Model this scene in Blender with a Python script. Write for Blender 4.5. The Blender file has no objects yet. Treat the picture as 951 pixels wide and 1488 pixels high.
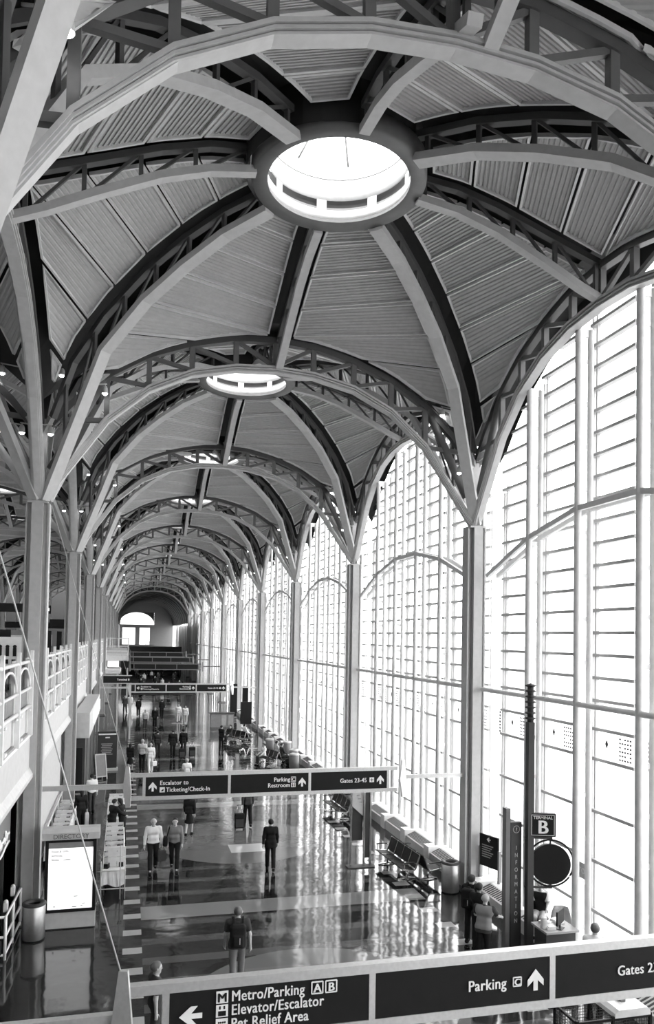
import bpy, bmesh, math, random
import numpy as np
from mathutils import Vector, Matrix

# ------------------------------------------------------------------ camera, light, exposure
SC = bpy.context.scene
COL = SC.collection
CAM_H = 8.0
def make_camera():
    yaw, pitch, roll = 0.2522815, 0.0325157, 0.0170097
    f = Vector((math.sin(yaw)*math.cos(pitch), math.cos(yaw)*math.cos(pitch), math.sin(pitch)))
    r = Vector((math.cos(yaw), -math.sin(yaw), 0.0)); u = r.cross(f)
    r2 = r*math.cos(roll) + u*math.sin(roll); u2 = -r*math.sin(roll) + u*math.cos(roll)
    cd = bpy.data.cameras.new('camera'); co = bpy.data.objects.new('camera', cd); COL.objects.link(co)
    m = Matrix(((r2.x, u2.x, -f.x, 0.0), (r2.y, u2.y, -f.y, 0.0), (r2.z, u2.z, -f.z, CAM_H), (0, 0, 0, 1)))
    co.matrix_world = m
    cd.sensor_fit = 'AUTO'; cd.sensor_width = 36.0
    cd.lens = 1106.154*36.0/1488.0
    cd.shift_x = 0.0; cd.shift_y = (889.623-744.0)/1488.0
    cd.clip_start = 0.1; cd.clip_end = 2000
    SC.camera = co
make_camera()
SKY_STRENGTH = 8.5
w = bpy.data.worlds.new('sky'); SC.world = w; w.use_nodes = True
bg = w.node_tree.nodes['Background']
bg.inputs[0].default_value = (1, 1, 1, 1); bg.inputs[1].default_value = SKY_STRENGTH
SC.view_settings.view_transform = 'Standard'; SC.view_settings.look = 'None'
SC.view_settings.gamma = 1.0; SC.view_settings.use_curve_mapping = False
SC.view_settings.exposure = -0.25
SC.cycles.use_denoising = True
SC.cycles.max_bounces = 10; SC.cycles.diffuse_bounces = 5; SC.cycles.glossy_bounces = 4
SC.cycles.transparent_max_bounces = 24
SC.cycles.sample_clamp_indirect = 6.0
SC.cycles.caustics_reflective = False; SC.cycles.caustics_refractive = False
RND = random.Random(7)

# ------------------------------------------------------------------ dimensions of the hall
XL, XR, XC = -2.585, 10.75, 4.08
XSKY = 4.16
BAY = 13.72
HX, HY = 6.67, 6.86
def row(k): return BAY*(0.6526+k)
def bayc(k): return row(k)-HY
ORD = ['zeroth', 'first', 'second', 'third', 'fourth', 'fifth', 'sixth', 'seventh', 'eighth', 'ninth', 'tenth', 'eleventh', 'twelfth', 'thirteenth',
       'fourteenth', 'fifteenth', 'sixteenth', 'seventeenth', 'eighteenth', 'nineteenth', 'twentieth']

# ------------------------------------------------------------------ materials (black-and-white picture: greys only)
def mat(name, g, rough=0.5, metal=0.0, var=0.06, scale=6.0, emit=0.0, coat=0.0, bump=0.0, spec=0.5):
    m = bpy.data.materials.new(name); m.use_nodes = True
    nt = m.node_tree; b = nt.nodes['Principled BSDF']
    b.inputs['Roughness'].default_value = rough; b.inputs['Metallic'].default_value = metal
    b.inputs['Coat Weight'].default_value = coat
    b.inputs['Specular IOR Level'].default_value = spec
    tc = nt.nodes.new('ShaderNodeTexCoord'); nz = nt.nodes.new('ShaderNodeTexNoise')
    nz.inputs['Scale'].default_value = scale; nz.inputs['Detail'].default_value = 3.0
    nt.links.new(tc.outputs['Object'], nz.inputs['Vector'])
    mr = nt.nodes.new('ShaderNodeMapRange')
    mr.inputs['From Min'].default_value = 0.3; mr.inputs['From Max'].default_value = 0.7
    mr.inputs['To Min'].default_value = g*(1-var); mr.inputs['To Max'].default_value = g*(1+var)
    nt.links.new(nz.outputs['Fac'], mr.inputs['Value'])
    cc = nt.nodes.new('ShaderNodeCombineColor')
    for i in range(3): nt.links.new(mr.outputs['Result'], cc.inputs[i])
    nt.links.new(cc.outputs['Color'], b.inputs['Base Color'])
    if bump:
        bp = nt.nodes.new('ShaderNodeBump'); bp.inputs['Strength'].default_value = bump
        nt.links.new(nz.outputs['Fac'], bp.inputs['Height']); nt.links.new(bp.outputs['Normal'], b.inputs['Normal'])
    if emit:
        b.inputs['Emission Color'].default_value = (1, 1, 1, 1); b.inputs['Emission Strength'].default_value = emit
    return m

def glass_mat(name, tint=0.97, gloss=0.06, rough=0.0):
    m = bpy.data.materials.new(name); m.use_nodes = True
    nt = m.node_tree; nt.nodes.clear()
    out = nt.nodes.new('ShaderNodeOutputMaterial'); mx = nt.nodes.new('ShaderNodeMixShader')
    tr = nt.nodes.new('ShaderNodeBsdfTransparent'); tr.inputs[0].default_value = (tint, tint, tint, 1)
    gl = nt.nodes.new('ShaderNodeBsdfGlossy'); gl.inputs['Roughness'].default_value = rough
    mx.inputs[0].default_value = gloss
    nt.links.new(tr.outputs[0], mx.inputs[1]); nt.links.new(gl.outputs[0], mx.inputs[2]); nt.links.new(mx.outputs[0], out.inputs[0])
    return m

M = dict(
    steel=mat('painted_steel', 0.42, 0.5), rib=mat('pale_painted_steel', 0.52, 0.45), dsteel=mat('dark_painted_steel', 0.09, 0.55),
    web=mat('grey_painted_steel', 0.15, 0.5),
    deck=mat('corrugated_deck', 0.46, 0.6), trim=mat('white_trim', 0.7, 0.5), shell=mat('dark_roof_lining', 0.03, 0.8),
    fascia=mat('fascia_paint', 0.5, 0.5), white=mat('white_paint', 0.72, 0.4), offwhite=mat('off_white_paint', 0.68, 0.5), lgrey=mat('light_grey', 0.5, 0.5), grey=mat('mid_grey', 0.3, 0.5),
    dgrey=mat('dark_grey', 0.05, 0.5, spec=0.25), black=mat('black', 0.012, 0.45, spec=0.2), mull=mat('mullion_paint', 0.7, 0.4), rail=mat('glazing_rail', 0.4, 0.5),
    sign=mat('sign_face', 0.016, 0.5, spec=0.12), frame=mat('brushed_sign_frame', 0.62, 0.35, 0.6, scale=20), letter=mat('sign_letter', 0.85, 0.5),
    chrome=mat('brushed_metal', 0.62, 0.22, 1.0, scale=12), steelbin=mat('brushed_bin_metal', 0.4, 0.38, 0.85, scale=14), bulb=mat('lit_bulb', 0.9, 0.3, emit=25.0), screen=mat('backlit_map', 0.9, 0.3, emit=1.0, var=0.02),
    lit=mat('backlit_panel', 0.9, 0.4, emit=1.2), sling=mat('black_vinyl', 0.014, 0.5, spec=0.2), cloth=mat('white_cloth', 0.8, 0.9, bump=0.2),
    glass=glass_mat('clear_glass'), dimming=glass_mat('dimming_glass', 0.28, 0.05), frost=glass_mat('guard_glass', 0.8, 0.08),
    skin=mat('skin', 0.42, 0.55), skin2=mat('tanned_skin', 0.25, 0.55), hair=mat('dark_hair', 0.02, 0.6, spec=0.2), hairg=mat('grey_hair', 0.35, 0.6), hairm=mat('brown_hair', 0.1, 0.6),
    eye=mat('dark_eye', 0.02, 0.2), lip=mat('lip', 0.2, 0.5), cblack=mat('black_cloth', 0.018, 0.85, spec=0.1), cdark=mat('dark_cloth', 0.05, 0.85, spec=0.1), cgrey=mat('grey_cloth', 0.2, 0.85, spec=0.1),
    clight=mat('pale_cloth', 0.5, 0.85, spec=0.1), cwhite=mat('white_shirt_cloth', 0.75, 0.85, spec=0.1), ckhaki=mat('khaki_cloth', 0.16, 0.85, spec=0.1), tarmac=mat('concrete_apron', 0.55, 0.9, scale=0.05),
    wall=mat('wall_paint', 0.45, 0.7), matt_floor=mat('mezzanine_carpet', 0.12, 0.9), ceilg=mat('soffit_paint', 0.5, 0.7), storedark=mat('shop_interior', 0.04, 0.8),
    perf=mat('perforated_plate', 0.45, 0.5), frit=mat('frit_mark', 0.2, 0.6), fritp=glass_mat('fritted_glass', 0.9, 0.05), tub=mat('pale_plastic', 0.6, 0.4),
)

def floor_material():
    m = bpy.data.materials.new('polished_terrazzo'); m.use_nodes = True
    nt = m.node_tree; N = nt.nodes; L = nt.links; b = N['Principled BSDF']
    tc = N.new('ShaderNodeTexCoord'); sp = N.new('ShaderNodeSeparateXYZ'); L.new(tc.outputs['Object'], sp.inputs[0])
    def op(o, a, c=None):
        n = N.new('ShaderNodeMath'); n.operation = o
        for i, v in enumerate((a, c)):
            if v is None: continue
            if isinstance(v, (int, float)): n.inputs[i].default_value = v
            else: L.new(v, n.inputs[i])
        return n.outputs[0]
    X, Y = sp.outputs['X'], sp.outputs['Y']
    def between(v, a, c): return op('MULTIPLY', op('GREATER_THAN', v, a), op('LESS_THAN', v, c))
    def mod(v, off, p): return op('FLOORED_MODULO', op('SUBTRACT', v, off), p)
    inhall = between(X, 0.48, 9.0)
    fine = op('LESS_THAN', mod(Y, 21.98-0.42, 1.21), 0.40)
    edge = between(X, 0.0, 0.48); edge2 = between(X, 8.5, 9.0)
    stripes = op('LESS_THAN', mod(Y, 24.70, 1.21), 0.38)
    rows = op('LESS_THAN', mod(Y, row(0)-0.55, BAY), 1.05)
    dy = op('SUBTRACT', mod(Y, row(1)+0.4, BAY), BAY/2); dx = op('SUBTRACT', X, 4.3)
    r2 = op('ADD', op('MULTIPLY', dx, dx), op('MULTIPLY', dy, dy))
    disc = op('LESS_THAN', r2, 3.1*3.1)
    sq1 = op('MULTIPLY', between(dx, -0.5, 0.8), between(dy, -1.7, -0.6))
    sq2 = op('MULTIPLY', between(dx, -1.45, -0.1), between(dy, 0.9, 2.2))
    val = op('ADD', 0.016, op('MULTIPLY', op('MULTIPLY', inhall, fine), 0.05))
    def over(v, mask, g):
        inv = op('SUBTRACT', 1.0, mask)
        return op('ADD', op('MULTIPLY', v, inv), op('MULTIPLY', mask, g))
    val = over(val, op('MULTIPLY', inhall, rows), 0.17)
    val = over(val, op('MULTIPLY', disc, op('SUBTRACT', 1.0, rows)), 0.12)
    val = over(val, sq1, 0.42); val = over(val, sq2, 0.14)
    val = over(val, edge, 0.02); val = over(val, op('MULTIPLY', edge, stripes), 0.36)
    val = over(val, op('MULTIPLY', edge2, stripes), 0.3)
    left = op('LESS_THAN', X, 0.0)
    val = over(val, left, 0.026)
    matt_floor = op('MULTIPLY', between(Y, 103.0, 151.0), between(X, -1.0, 8.8)); val = over(val, matt_floor, 0.012)  # dark matt zone added to suppress the end window's reflection in the floor
    nz = N.new('ShaderNodeTexNoise'); nz.inputs['Scale'].default_value = 55; nz.inputs['Detail'].default_value = 4; L.new(tc.outputs['Object'], nz.inputs['Vector'])
    nz2 = N.new('ShaderNodeTexNoise'); nz2.inputs['Scale'].default_value = 0.8; L.new(tc.outputs['Object'], nz2.inputs['Vector'])
    val = op('MULTIPLY', val, op('ADD', 0.75, op('MULTIPLY', nz.outputs['Fac'], 0.5)))
    cc = N.new('ShaderNodeCombineColor')
    for i in range(3): L.new(val, cc.inputs[i])
    L.new(cc.outputs['Color'], b.inputs['Base Color'])
    L.new(op('ADD', 0.07, op('MULTIPLY', matt_floor, 0.8)), b.inputs['Roughness']); L.new(op('SUBTRACT', 0.5, op('MULTIPLY', matt_floor, 0.45)), b.inputs['Specular IOR Level'])
    b.inputs['IOR'].default_value = 1.55
    bp = N.new('ShaderNodeBump'); bp.inputs['Strength'].default_value = 0.22; bp.inputs['Distance'].default_value = 0.02
    wv = N.new('ShaderNodeTexNoise'); wv.inputs['Scale'].default_value = 2.2; wv.inputs['Detail'].default_value = 1.5; L.new(tc.outputs['Object'], wv.inputs['Vector'])
    L.new(wv.outputs['Fac'], bp.inputs['Height']); L.new(bp.outputs['Normal'], b.inputs['Normal'])
    return m
M['floor'] = floor_material()

# ------------------------------------------------------------------ mesh builder
def V(*a): return Vector(a)
class MB:
    def __init__(s): s.v = []; s.f = []; s.m = []; s.s = []; s.mats = []; s.cur = 0
    def use(s, m):
        if m not in s.mats: s.mats.append(m)
        s.cur = s.mats.index(m); return s
    def add(s, vs, fs, smooth=False):
        o = len(s.v); s.v.extend([tuple(p) for p in vs])
        for f in fs: s.f.append(tuple(i+o for i in f)); s.m.append(s.cur); s.s.append(smooth)
        return s
    def box(s, c, d, rz=0.0, rx=0.0):
        hx, hy, hz = d[0]/2, d[1]/2, d[2]/2
        vs = [Vector((x, y, z)) for z in (-hz, hz) for y in (-hy, hy) for x in (-hx, hx)]
        R = Matrix.Rotation(rz, 3, 'Z') @ Matrix.Rotation(rx, 3, 'X')
        vs = [R @ p + Vector(c) for p in vs]
        return s.add(vs, [(0, 2, 3, 1), (4, 5, 7, 6), (0, 1, 5, 4), (2, 6, 7, 3), (0, 4, 6, 2), (1, 3, 7, 5)])
    def bx(s, x0, x1, y0, y1, z0, z1): return s.box(((x0+x1)/2, (y0+y1)/2, (z0+z1)/2), (x1-x0, y1-y0, z1-z0))
    def sweep(s, path, side, w_, h_, close=False):
        # rectangular section swept along path; `side` is the constant lateral direction
        P = [Vector(p) for p in path]; side = Vector(side).normalized(); n = len(P); vs = []
        for i in range(n):
            if close: t0 = (P[i]-P[i-1]).normalized(); t1 = (P[(i+1) % n]-P[i]).normalized()
            else:
                t0 = (P[i]-P[max(i-1, 0)]); t1 = (P[min(i+1, n-1)]-P[i])
                if t0.length == 0: t0 = t1
                if t1.length == 0: t1 = t0
                t0 = t0.normalized(); t1 = t1.normalized()
            t = (t0+t1).normalized(); k = 1.0/max(0.5, t.dot(t1))
            nn = side.cross(t).normalized()*(h_/2*k)
            sd = (side - t*side.dot(t)).normalized()*(w_/2)
            vs += [P[i]-sd-nn, P[i]+sd-nn, P[i]+sd+nn, P[i]-sd+nn]
        fs = []
        for i in range(n if close else n-1):
            a = 4*i; c = 4*((i+1) % n)
            for j in range(4): fs.append((a+j, a+(j+1) % 4, c+(j+1) % 4, c+j))
        if not close: fs += [(3, 2, 1, 0), (4*n-4, 4*n-3, 4*n-2, 4*n-1)]
        return s.add(vs, fs)
    def beam(s, a, b, w_, h_, side=None):
        a, b = Vector(a), Vector(b); t = (b-a).normalized()
        if side is None: side = t.cross(Vector((0, 0, 1))) if abs(t.z) < 0.95 else Vector((1, 0, 0))
        return s.sweep([a, b], side, w_, h_)
    def tube(s, path, r, n=8, cap=True, smooth=True):
        P = [Vector(p) for p in path]; R = r if isinstance(r, (list, tuple)) else [r]*len(P); vs = []; fs = []
        up = Vector((0.13, 0.21, 0.97))
        for i, p in enumerate(P):
            t = (P[min(i+1, len(P)-1)]-P[max(i-1, 0)]).normalized()
            a = t.cross(up if abs(t.dot(up)) < 0.9 else Vector((1, 0, 0))).normalized(); c = t.cross(a)
            for j in range(n):
                an = 2*math.pi*j/n; vs.append(p + a*math.cos(an)*R[i] + c*math.sin(an)*R[i])
        for i in range(len(P)-1):
            for j in range(n): fs.append((i*n+j, i*n+(j+1) % n, (i+1)*n+(j+1) % n, (i+1)*n+j))
        s.add(vs, fs, smooth)
        if cap:
            k = len(s.v)-len(vs)
            s.f.append(tuple(k+j for j in reversed(range(n)))); s.m.append(s.cur); s.s.append(False)
            s.f.append(tuple(k+(len(P)-1)*n+j for j in range(n))); s.m.append(s.cur); s.s.append(False)
        return s
    def lathe(s, prof, c=(0, 0, 0), n=24, smooth=True, a0=0.0, a1=2*math.pi):
        full = abs(a1-a0-2*math.pi) < 1e-6; vs = []; fs = []; m = n if full else n+1; q = len(prof)
        for i in range(m):
            a = a0+(a1-a0)*i/n
            for r, z in prof: vs.append((c[0]+r*math.cos(a), c[1]+r*math.sin(a), c[2]+z))
        for i in range(n):
            i2 = (i+1) % m
            for j in range(q-1): fs.append((i*q+j, i2*q+j, i2*q+j+1, i*q+j+1))
        return s.add(vs, fs, smooth)
    def prism(s, poly, axis, a, b):
        # polygon (2-D) extruded from a to b along axis ('x','y','z')
        def P(u, v, t): return {'x': (t, u, v), 'y': (u, t, v), 'z': (u, v, t)}[axis]
        n = len(poly); vs = [P(u, v, a) for u, v in poly]+[P(u, v, b) for u, v in poly]
        fs = [tuple(reversed(range(n))), tuple(range(n, 2*n))]+[(i, (i+1) % n, n+(i+1) % n, n+i) for i in range(n)]
        return s.add(vs, fs)
    def ball(s, c, r, n=10, sc=(1, 1, 1)):
        prof = []; vs = []; fs = []; m = n//2+1
        for i in range(m):
            t = math.pi*i/(m-1)
            for j in range(n):
                a = 2*math.pi*j/n
                vs.append((c[0]+r*sc[0]*math.sin(t)*math.cos(a), c[1]+r*sc[1]*math.sin(t)*math.sin(a), c[2]-r*sc[2]*math.cos(t)))
        for i in range(m-1):
            for j in range(n): fs.append((i*n+j, i*n+(j+1) % n, (i+1)*n+(j+1) % n, (i+1)*n+j))
        return s.add(vs, fs, True)
    def mesh(s, name, default=None):
        me = bpy.data.meshes.new(name); me.from_pydata(s.v, [], s.f)
        for m in (s.mats or [default]): me.materials.append(m)
        me.polygons.foreach_set('material_index', s.m); me.polygons.foreach_set('use_smooth', s.s)
        me.update(); return me
    def build(s, name, m=None, parent=None, loc=None, rz=0.0):
        return put(name, s.mesh(name, m), parent, loc, rz)

def put(name, me, parent=None, loc=None, rz=0.0):
    o = bpy.data.objects.new(name, me); COL.objects.link(o)
    if parent is not None: o.parent = parent
    if loc is not None: o.location = loc
    o.rotation_euler = (0, 0, rz)
    return o
def tag(o, label, cat, group=None):
    o['label'] = label; o['category'] = cat; o['kind'] = 'thing'
    if group: o['group'] = group
    return o
def thing(name, label, cat, loc=(0, 0, 0), rz=0.0, group=None):
    o = bpy.data.objects.new(name, None); COL.objects.link(o); o.empty_display_size = 0.2
    o.location = loc; o.rotation_euler = (0, 0, rz)
    return tag(o, label, cat, group)
def struct(o, label=None):
    o['kind'] = 'structure'
    if label: o['label'] = label
    return o
def copy_tree(o, parent=None):
    c = o.copy(); COL.objects.link(c)
    if parent is not None: c.parent = parent; c.matrix_parent_inverse = o.matrix_parent_inverse.copy()
    for ch in list(o.children): copy_tree(ch, c)
    return c
def dup(o, label, loc=None, rz=None, group=None):
    c = copy_tree(o)
    c['label'] = label
    if group: c['group'] = group
    if loc is not None: c.location = loc
    if rz is not None: c.rotation_euler = (0, 0, rz)
    return c

TXT_CACHE = {}
def text_mesh(body, size, ext=0.004, align='LEFT', bold=0.016, space=1.0):
    cu = bpy.data.curves.new('lettering', 'FONT'); cu.body = body; cu.size = size; cu.extrude = ext; cu.align_x = align
    cu.resolution_u = 3; cu.space_character = space; cu.fill_mode = 'BOTH'
    o = bpy.data.objects.new('lettering', cu)
    me = bpy.data.meshes.new_from_object(o)
    bpy.data.objects.remove(o)
    if bold:                                   # heavier strokes: the outline repeated a hair to either side
        bm = bmesh.new()
        for dx in (-bold*size, 0.0, bold*size):
            n0 = len(bm.verts); bm.from_mesh(me); bm.verts.ensure_lookup_table()
            for v in bm.verts[n0:]: v.co.x += dx; v.co.z += dx*0.01
        bm.to_mesh(me); bm.free()
    return me
def lettering(body, size, parent, loc, m, face='-y', align='LEFT', bold=0.02, name='lettering', space=1.0, scale_x=1.0, label=None):
    me = text_mesh(body, size, align=align, bold=bold, space=space); me.materials.clear(); me.materials.append(m); me.name = name
    o = put(name, me, parent, loc)
    if face == '-y': o.rotation_euler = (math.pi/2, 0, 0)
    elif face == '+x': o.rotation_euler = (math.pi/2, 0, math.pi/2)
    elif face == '-x': o.rotation_euler = (math.pi/2, 0, -math.pi/2)
    o.scale = (scale_x, 1, 1)
    if label: o['label'] = label
    return o

def interp(tab, x):
    xs = [a for a, _ in tab]; ys = [c for _, c in tab]
    return float(np.interp(x, xs, ys))
# ------------------------------------------------------------------ profiles of the vault
AX_BOT = [(0.275, 17.88), (0.42, 17.74), (0.57, 17.43), (0.76, 16.86), (0.9, 16.4), (1.0, 16.12)]
AX_TOP = [(0.275, 18.36), (0.42, 18.26), (0.57, 18.0), (0.76, 17.55), (0.9, 17.22), (1.0, 17.00)]
DG_BOT = [(0.195, 17.85), (0.33, 17.62), (0.465, 17.17), (0.60, 16.58), (0.755, 15.55), (0.985, 11.72)]
DG_TOP = [(0.195, 18.36), (0.33, 18.20), (0.465, 17.86), (0.60, 17.36), (0.755, 16.50), (0.88, 15.45), (0.965, 14.0)]
AR_BOT = [(0.0, 16.10), (0.18, 16.03), (0.375, 15.74), (0.56, 15.14), (0.735, 14.12), (0.985, 11.72)]
AR_TOP = [(0.0, 17.00), (0.18, 16.93), (0.375, 16.62), (0.56, 16.15), (0.735, 15.42), (0.88, 14.50), (0.965, 13.8)]
def surf(u, s):
    za = interp(AX_TOP, u); zd = interp(DG_TOP, u)
    g = (17.0-interp(AR_TOP, s))/(17.0-13.8)
    return za+(zd-za)*g
SECT = []
for ax, hx_ in (((1, 0), HX), ((0, 1), HY), ((-1, 0), HX), ((0, -1), HY)):
    for sg in (1, -1):
        pe = (-ax[1]*sg, ax[0]*sg); hp = HY if ax[0] else HX
        SECT.append((ax, hx_, pe, hp))
def splan(sec, u, s):
    ax, ha, pe, hp = sec
    return ax[0]*u*ha+pe[0]*u*s*hp, ax[1]*u*ha+pe[1]*u*s*hp
RHO = [2.2, 3.2, 4.35, 5.5, 6.6, 7.6, 8.5, 9.3]      # seams: concentric octagons, distance along the axis rib
def sector_line(sec, rho):
    """ends of the straight line across one sector, cut by the rib gaps and the arch; plan fractions and heights"""
    H = 0.5*(HX+HY)
    # unit frame: axis rib along (1,0), diagonal rib along (1,1)/sqrt2; line from (rho,0) to (rho,rho)/sqrt2
    A = Vector((rho, 0.0)); B = Vector((rho, rho))*0.70711; d = B-A
    def clip(p0, d, lo, hi, nx, ny, c):
        # keep t with nx*x+ny*y >= c
        a = nx*p0.x+ny*p0.y-c; b = nx*d.x+ny*d.y
        if abs(b) < 1e-9: return (lo, hi) if a >= 0 else (1, 0)
        t = -a/b
        return (max(lo, t), hi) if b > 0 else (lo, min(hi, t))
    lo, hi = 0.0, 1.0
    lo, hi = clip(A, d, lo, hi, 0, 1, 0.40)
    lo, hi = clip(A, d, lo, hi, 0.70711, -0.70711, 0.52)
    lo, hi = clip(A, d, lo, hi, -1, 0, -(H-0.30))
    if hi-lo < 0.01: return None
    out = []
    for t in (lo, hi):
        p_ = A+d*t; u = p_.x/H; s_ = p_.y/p_.x
        x, y = splan(sec, u, s_); out.append(Vector((x, y, surf(u, s_))))
    return out
def deck_mesh():
    mb = MB(); trims = []
    mb.use(M['deck'])
    for sec in SECT:
        flip = (sec[0][0]*sec[2][1]-sec[0][1]*sec[2][0]) > 0
        for i in range(len(RHO)-1):
            r0, r1 = RHO[i]+0.055, RHO[i+1]-0.055
            n = int(round((r1-r0)/0.105)); st = []
            for j in range(n):
                du = (r1-r0)/n
                for a, o_ in ((0, 0), (.5, 0), (.62, .028), (.92, .028)): st.append((r0+du*(j+a), o_))
            st.append((r1, 0)); rows_ = []
            for r_, o_ in st:
                e = sector_line(sec, r_)
                if e: rows_.append((e[0]+Vector((0, 0, o_)), e[1]+Vector((0, 0, o_)), r_))
            if len(rows_) < 3: continue
            vs = []; fs = []
            for a, b, _ in rows_: vs += [a, b]
            for k in range(len(rows_)-1):
                f = (2*k, 2*k+1, 2*k+3, 2*k+2); fs.append(f if flip else f[::-1])
            mb.add(vs, fs)
            lo = rows_[::8]+[rows_[-1]]
            trims.append([a+Vector((0, 0, -.01)) for a, _, _ in lo]+[b+Vector((0, 0, -.01)) for _, b, _ in reversed(lo)])
    mb.use(M['trim'])
    for pts in trims:
        q = [pts[0]]
        for p_ in pts[1:]:
            if (p_-q[-1]).length > 0.03: q.append(p_)
        if (q[0]-q[-1]).length < 0.03: q.pop()
        if len(q) > 2: mb.sweep(q, (0, 0, 1), 0.085, 0.05, close=True)
    return mb.mesh('deck_panels')
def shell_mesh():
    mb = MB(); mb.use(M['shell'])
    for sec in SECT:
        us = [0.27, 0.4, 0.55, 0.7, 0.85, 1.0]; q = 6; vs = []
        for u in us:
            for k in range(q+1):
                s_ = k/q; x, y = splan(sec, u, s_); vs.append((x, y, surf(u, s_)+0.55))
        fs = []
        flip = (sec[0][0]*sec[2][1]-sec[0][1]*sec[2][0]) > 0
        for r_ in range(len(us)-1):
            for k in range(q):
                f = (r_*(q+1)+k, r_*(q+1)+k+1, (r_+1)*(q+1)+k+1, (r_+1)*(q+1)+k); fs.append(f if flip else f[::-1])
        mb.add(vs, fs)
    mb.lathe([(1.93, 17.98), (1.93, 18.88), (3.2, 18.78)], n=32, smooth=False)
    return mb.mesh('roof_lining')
def rib_path(tab, diag, sg=(1, 1)):
    if diag: return [(u*HX*sg[0], u*HY*sg[1], z) for u, z in tab]
    ax, h = sg
    return [(ax[0]*u*h, ax[1]*u*h, z) for u, z in tab]
def rib_meshes(diag, sg):
    tb, tt = (DG_BOT, DG_TOP) if diag else (AX_BOT, AX_TOP)
    pb, pt = rib_path(tb, diag, sg), rib_path(tt, diag, sg)
    d = Vector((pb[-1][0], pb[-1][1], 0)).normalized(); side = Vector((-d.y, d.x, 0))
    b = MB(); b.use(M['rib']); b.sweep(pb, side, 0.34 if diag else 0.22, 0.16)
    t = MB(); t.use(M['dsteel']); t.sweep(pt, side, 0.18, 0.14)
    w_ = MB(); w_.use(M['dsteel'])
    us = [0.22+0.115*i for i in range(8)] if diag else [0.3+0.165*i for i in range(5)]
    us = [u for u in us if u <= (0.93 if diag else 1.0)]
    hx_, hy_ = (HX*sg[0], HY*sg[1]) if diag else (sg[0][0]*sg[1], sg[0][1]*sg[1])
    for i, u in enumerate(us):
        lo = (u*hx_, u*hy_, interp(tb, u)); hi = (u*hx_, u*hy_, interp(tt, min(u, tt[-1][0])))
        w_.beam(lo, hi, 0.09, 0.09, side)
        if i+1 < len(us):
            u2 = us[i+1]; w_.beam(hi if True else lo, (u2*hx_, u2*hy_, interp(tb, u2)), 0.06, 0.06, side)
    return b.mesh('rib'), t.mesh('top_chord'), w_.mesh('web_bracing')
DECK, SHELL = deck_mesh(), shell_mesh()
RIBS = [rib_meshes(True, (sx, sy)) for sx in (1, -1) for sy in (1, -1)] + [rib_meshes(False, (ax, h)) for ax, h in (((1, 0), HX), ((-1, 0), HX), ((0, 1), HY), ((0, -1), HY))]
# skylight meshes (local origin on the dome axis, z absolute)
def skylight_meshes():
    r = MB(); r.use(M['web']); r.lathe([(1.56, 17.92), (1.88, 17.86), (1.92, 17.95), (1.92, 18.3), (1.62, 18.3), (1.58, 18.0), (1.56, 17.92)], n=56)
    d = MB(); d.use(M['white'])
    d.lathe([(1.60, 18.0), (1.58, 18.0), (1.58, 18.22), (1.60, 18.22)], n=56); d.lathe([(1.60, 18.46), (1.58, 18.46), (1.58, 18.95), (1.60, 18.95)], n=56)
    for k in range(8):
        a = k*math.pi/4; d.lathe([(1.58, 18.2), (1.58, 18.48)], n=4, a0=a-0.075, a1=a+0.075)
    s_ = MB(); s_.use(M['dgrey']); s_.lathe([(1.70, 18.1), (1.70, 18.6)], n=48)
    s_.use(M['grey']); s_.lathe([(1.59, 18.95), (1.56, 18.97), (1.59, 18.99)], n=48)
    g = MB(); g.use(M['glass']); g.lathe([(1.62, 19.0), (1.62, 19.35), (0.02, 20.3)], n=32, smooth=False)
    t = MB(); t.use(M['mull'])
    for k in range(8):
        a = k*math.pi/4+math.pi/8; t.tube([(1.6*math.cos(a), 1.6*math.sin(a), 19.3), (0.05*math.cos(a), 0.05*math.sin(a), 20.22)], 0.03, 6)
    return [x.mesh(n) for x, n in ((r, 'ring_beam'), (d, 'drum'), (s_, 'vent_slot'), (g, 'glazing'), (t, 'strut'))]
SKY_MESH = skylight_meshes()
def dome(cx, cy, where, k, full=True):
    struct(put('ceiling', DECK, None, (cx, cy, 0)), f'corrugated deck panels of the {where}')
    struct(put('ceiling', SHELL, None, (XC, bayc(k), 0)), f'dark roof lining above the {where}')
    t = thing('dome_frame', f'eight curved trussed ribs of the {where}', 'dome frame', (cx, cy, 0), 0, 'dome frames under the vaults')
    for b, tc_, w_ in RIBS:
        o = put('rib', b, t); put('top_chord', tc_, o); put('web_bracing', w_, o)
    s_ = thing('skylight', f'round glazed skylight at the crown of the {where}', 'skylight', (cx, cy, 0), 0, 'round roof skylights')
    for me, n in zip(SKY_MESH, ('ring_beam', 'drum', 'vent_slot', 'glazing', 'strut')): put(n, me, s_)
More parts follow.
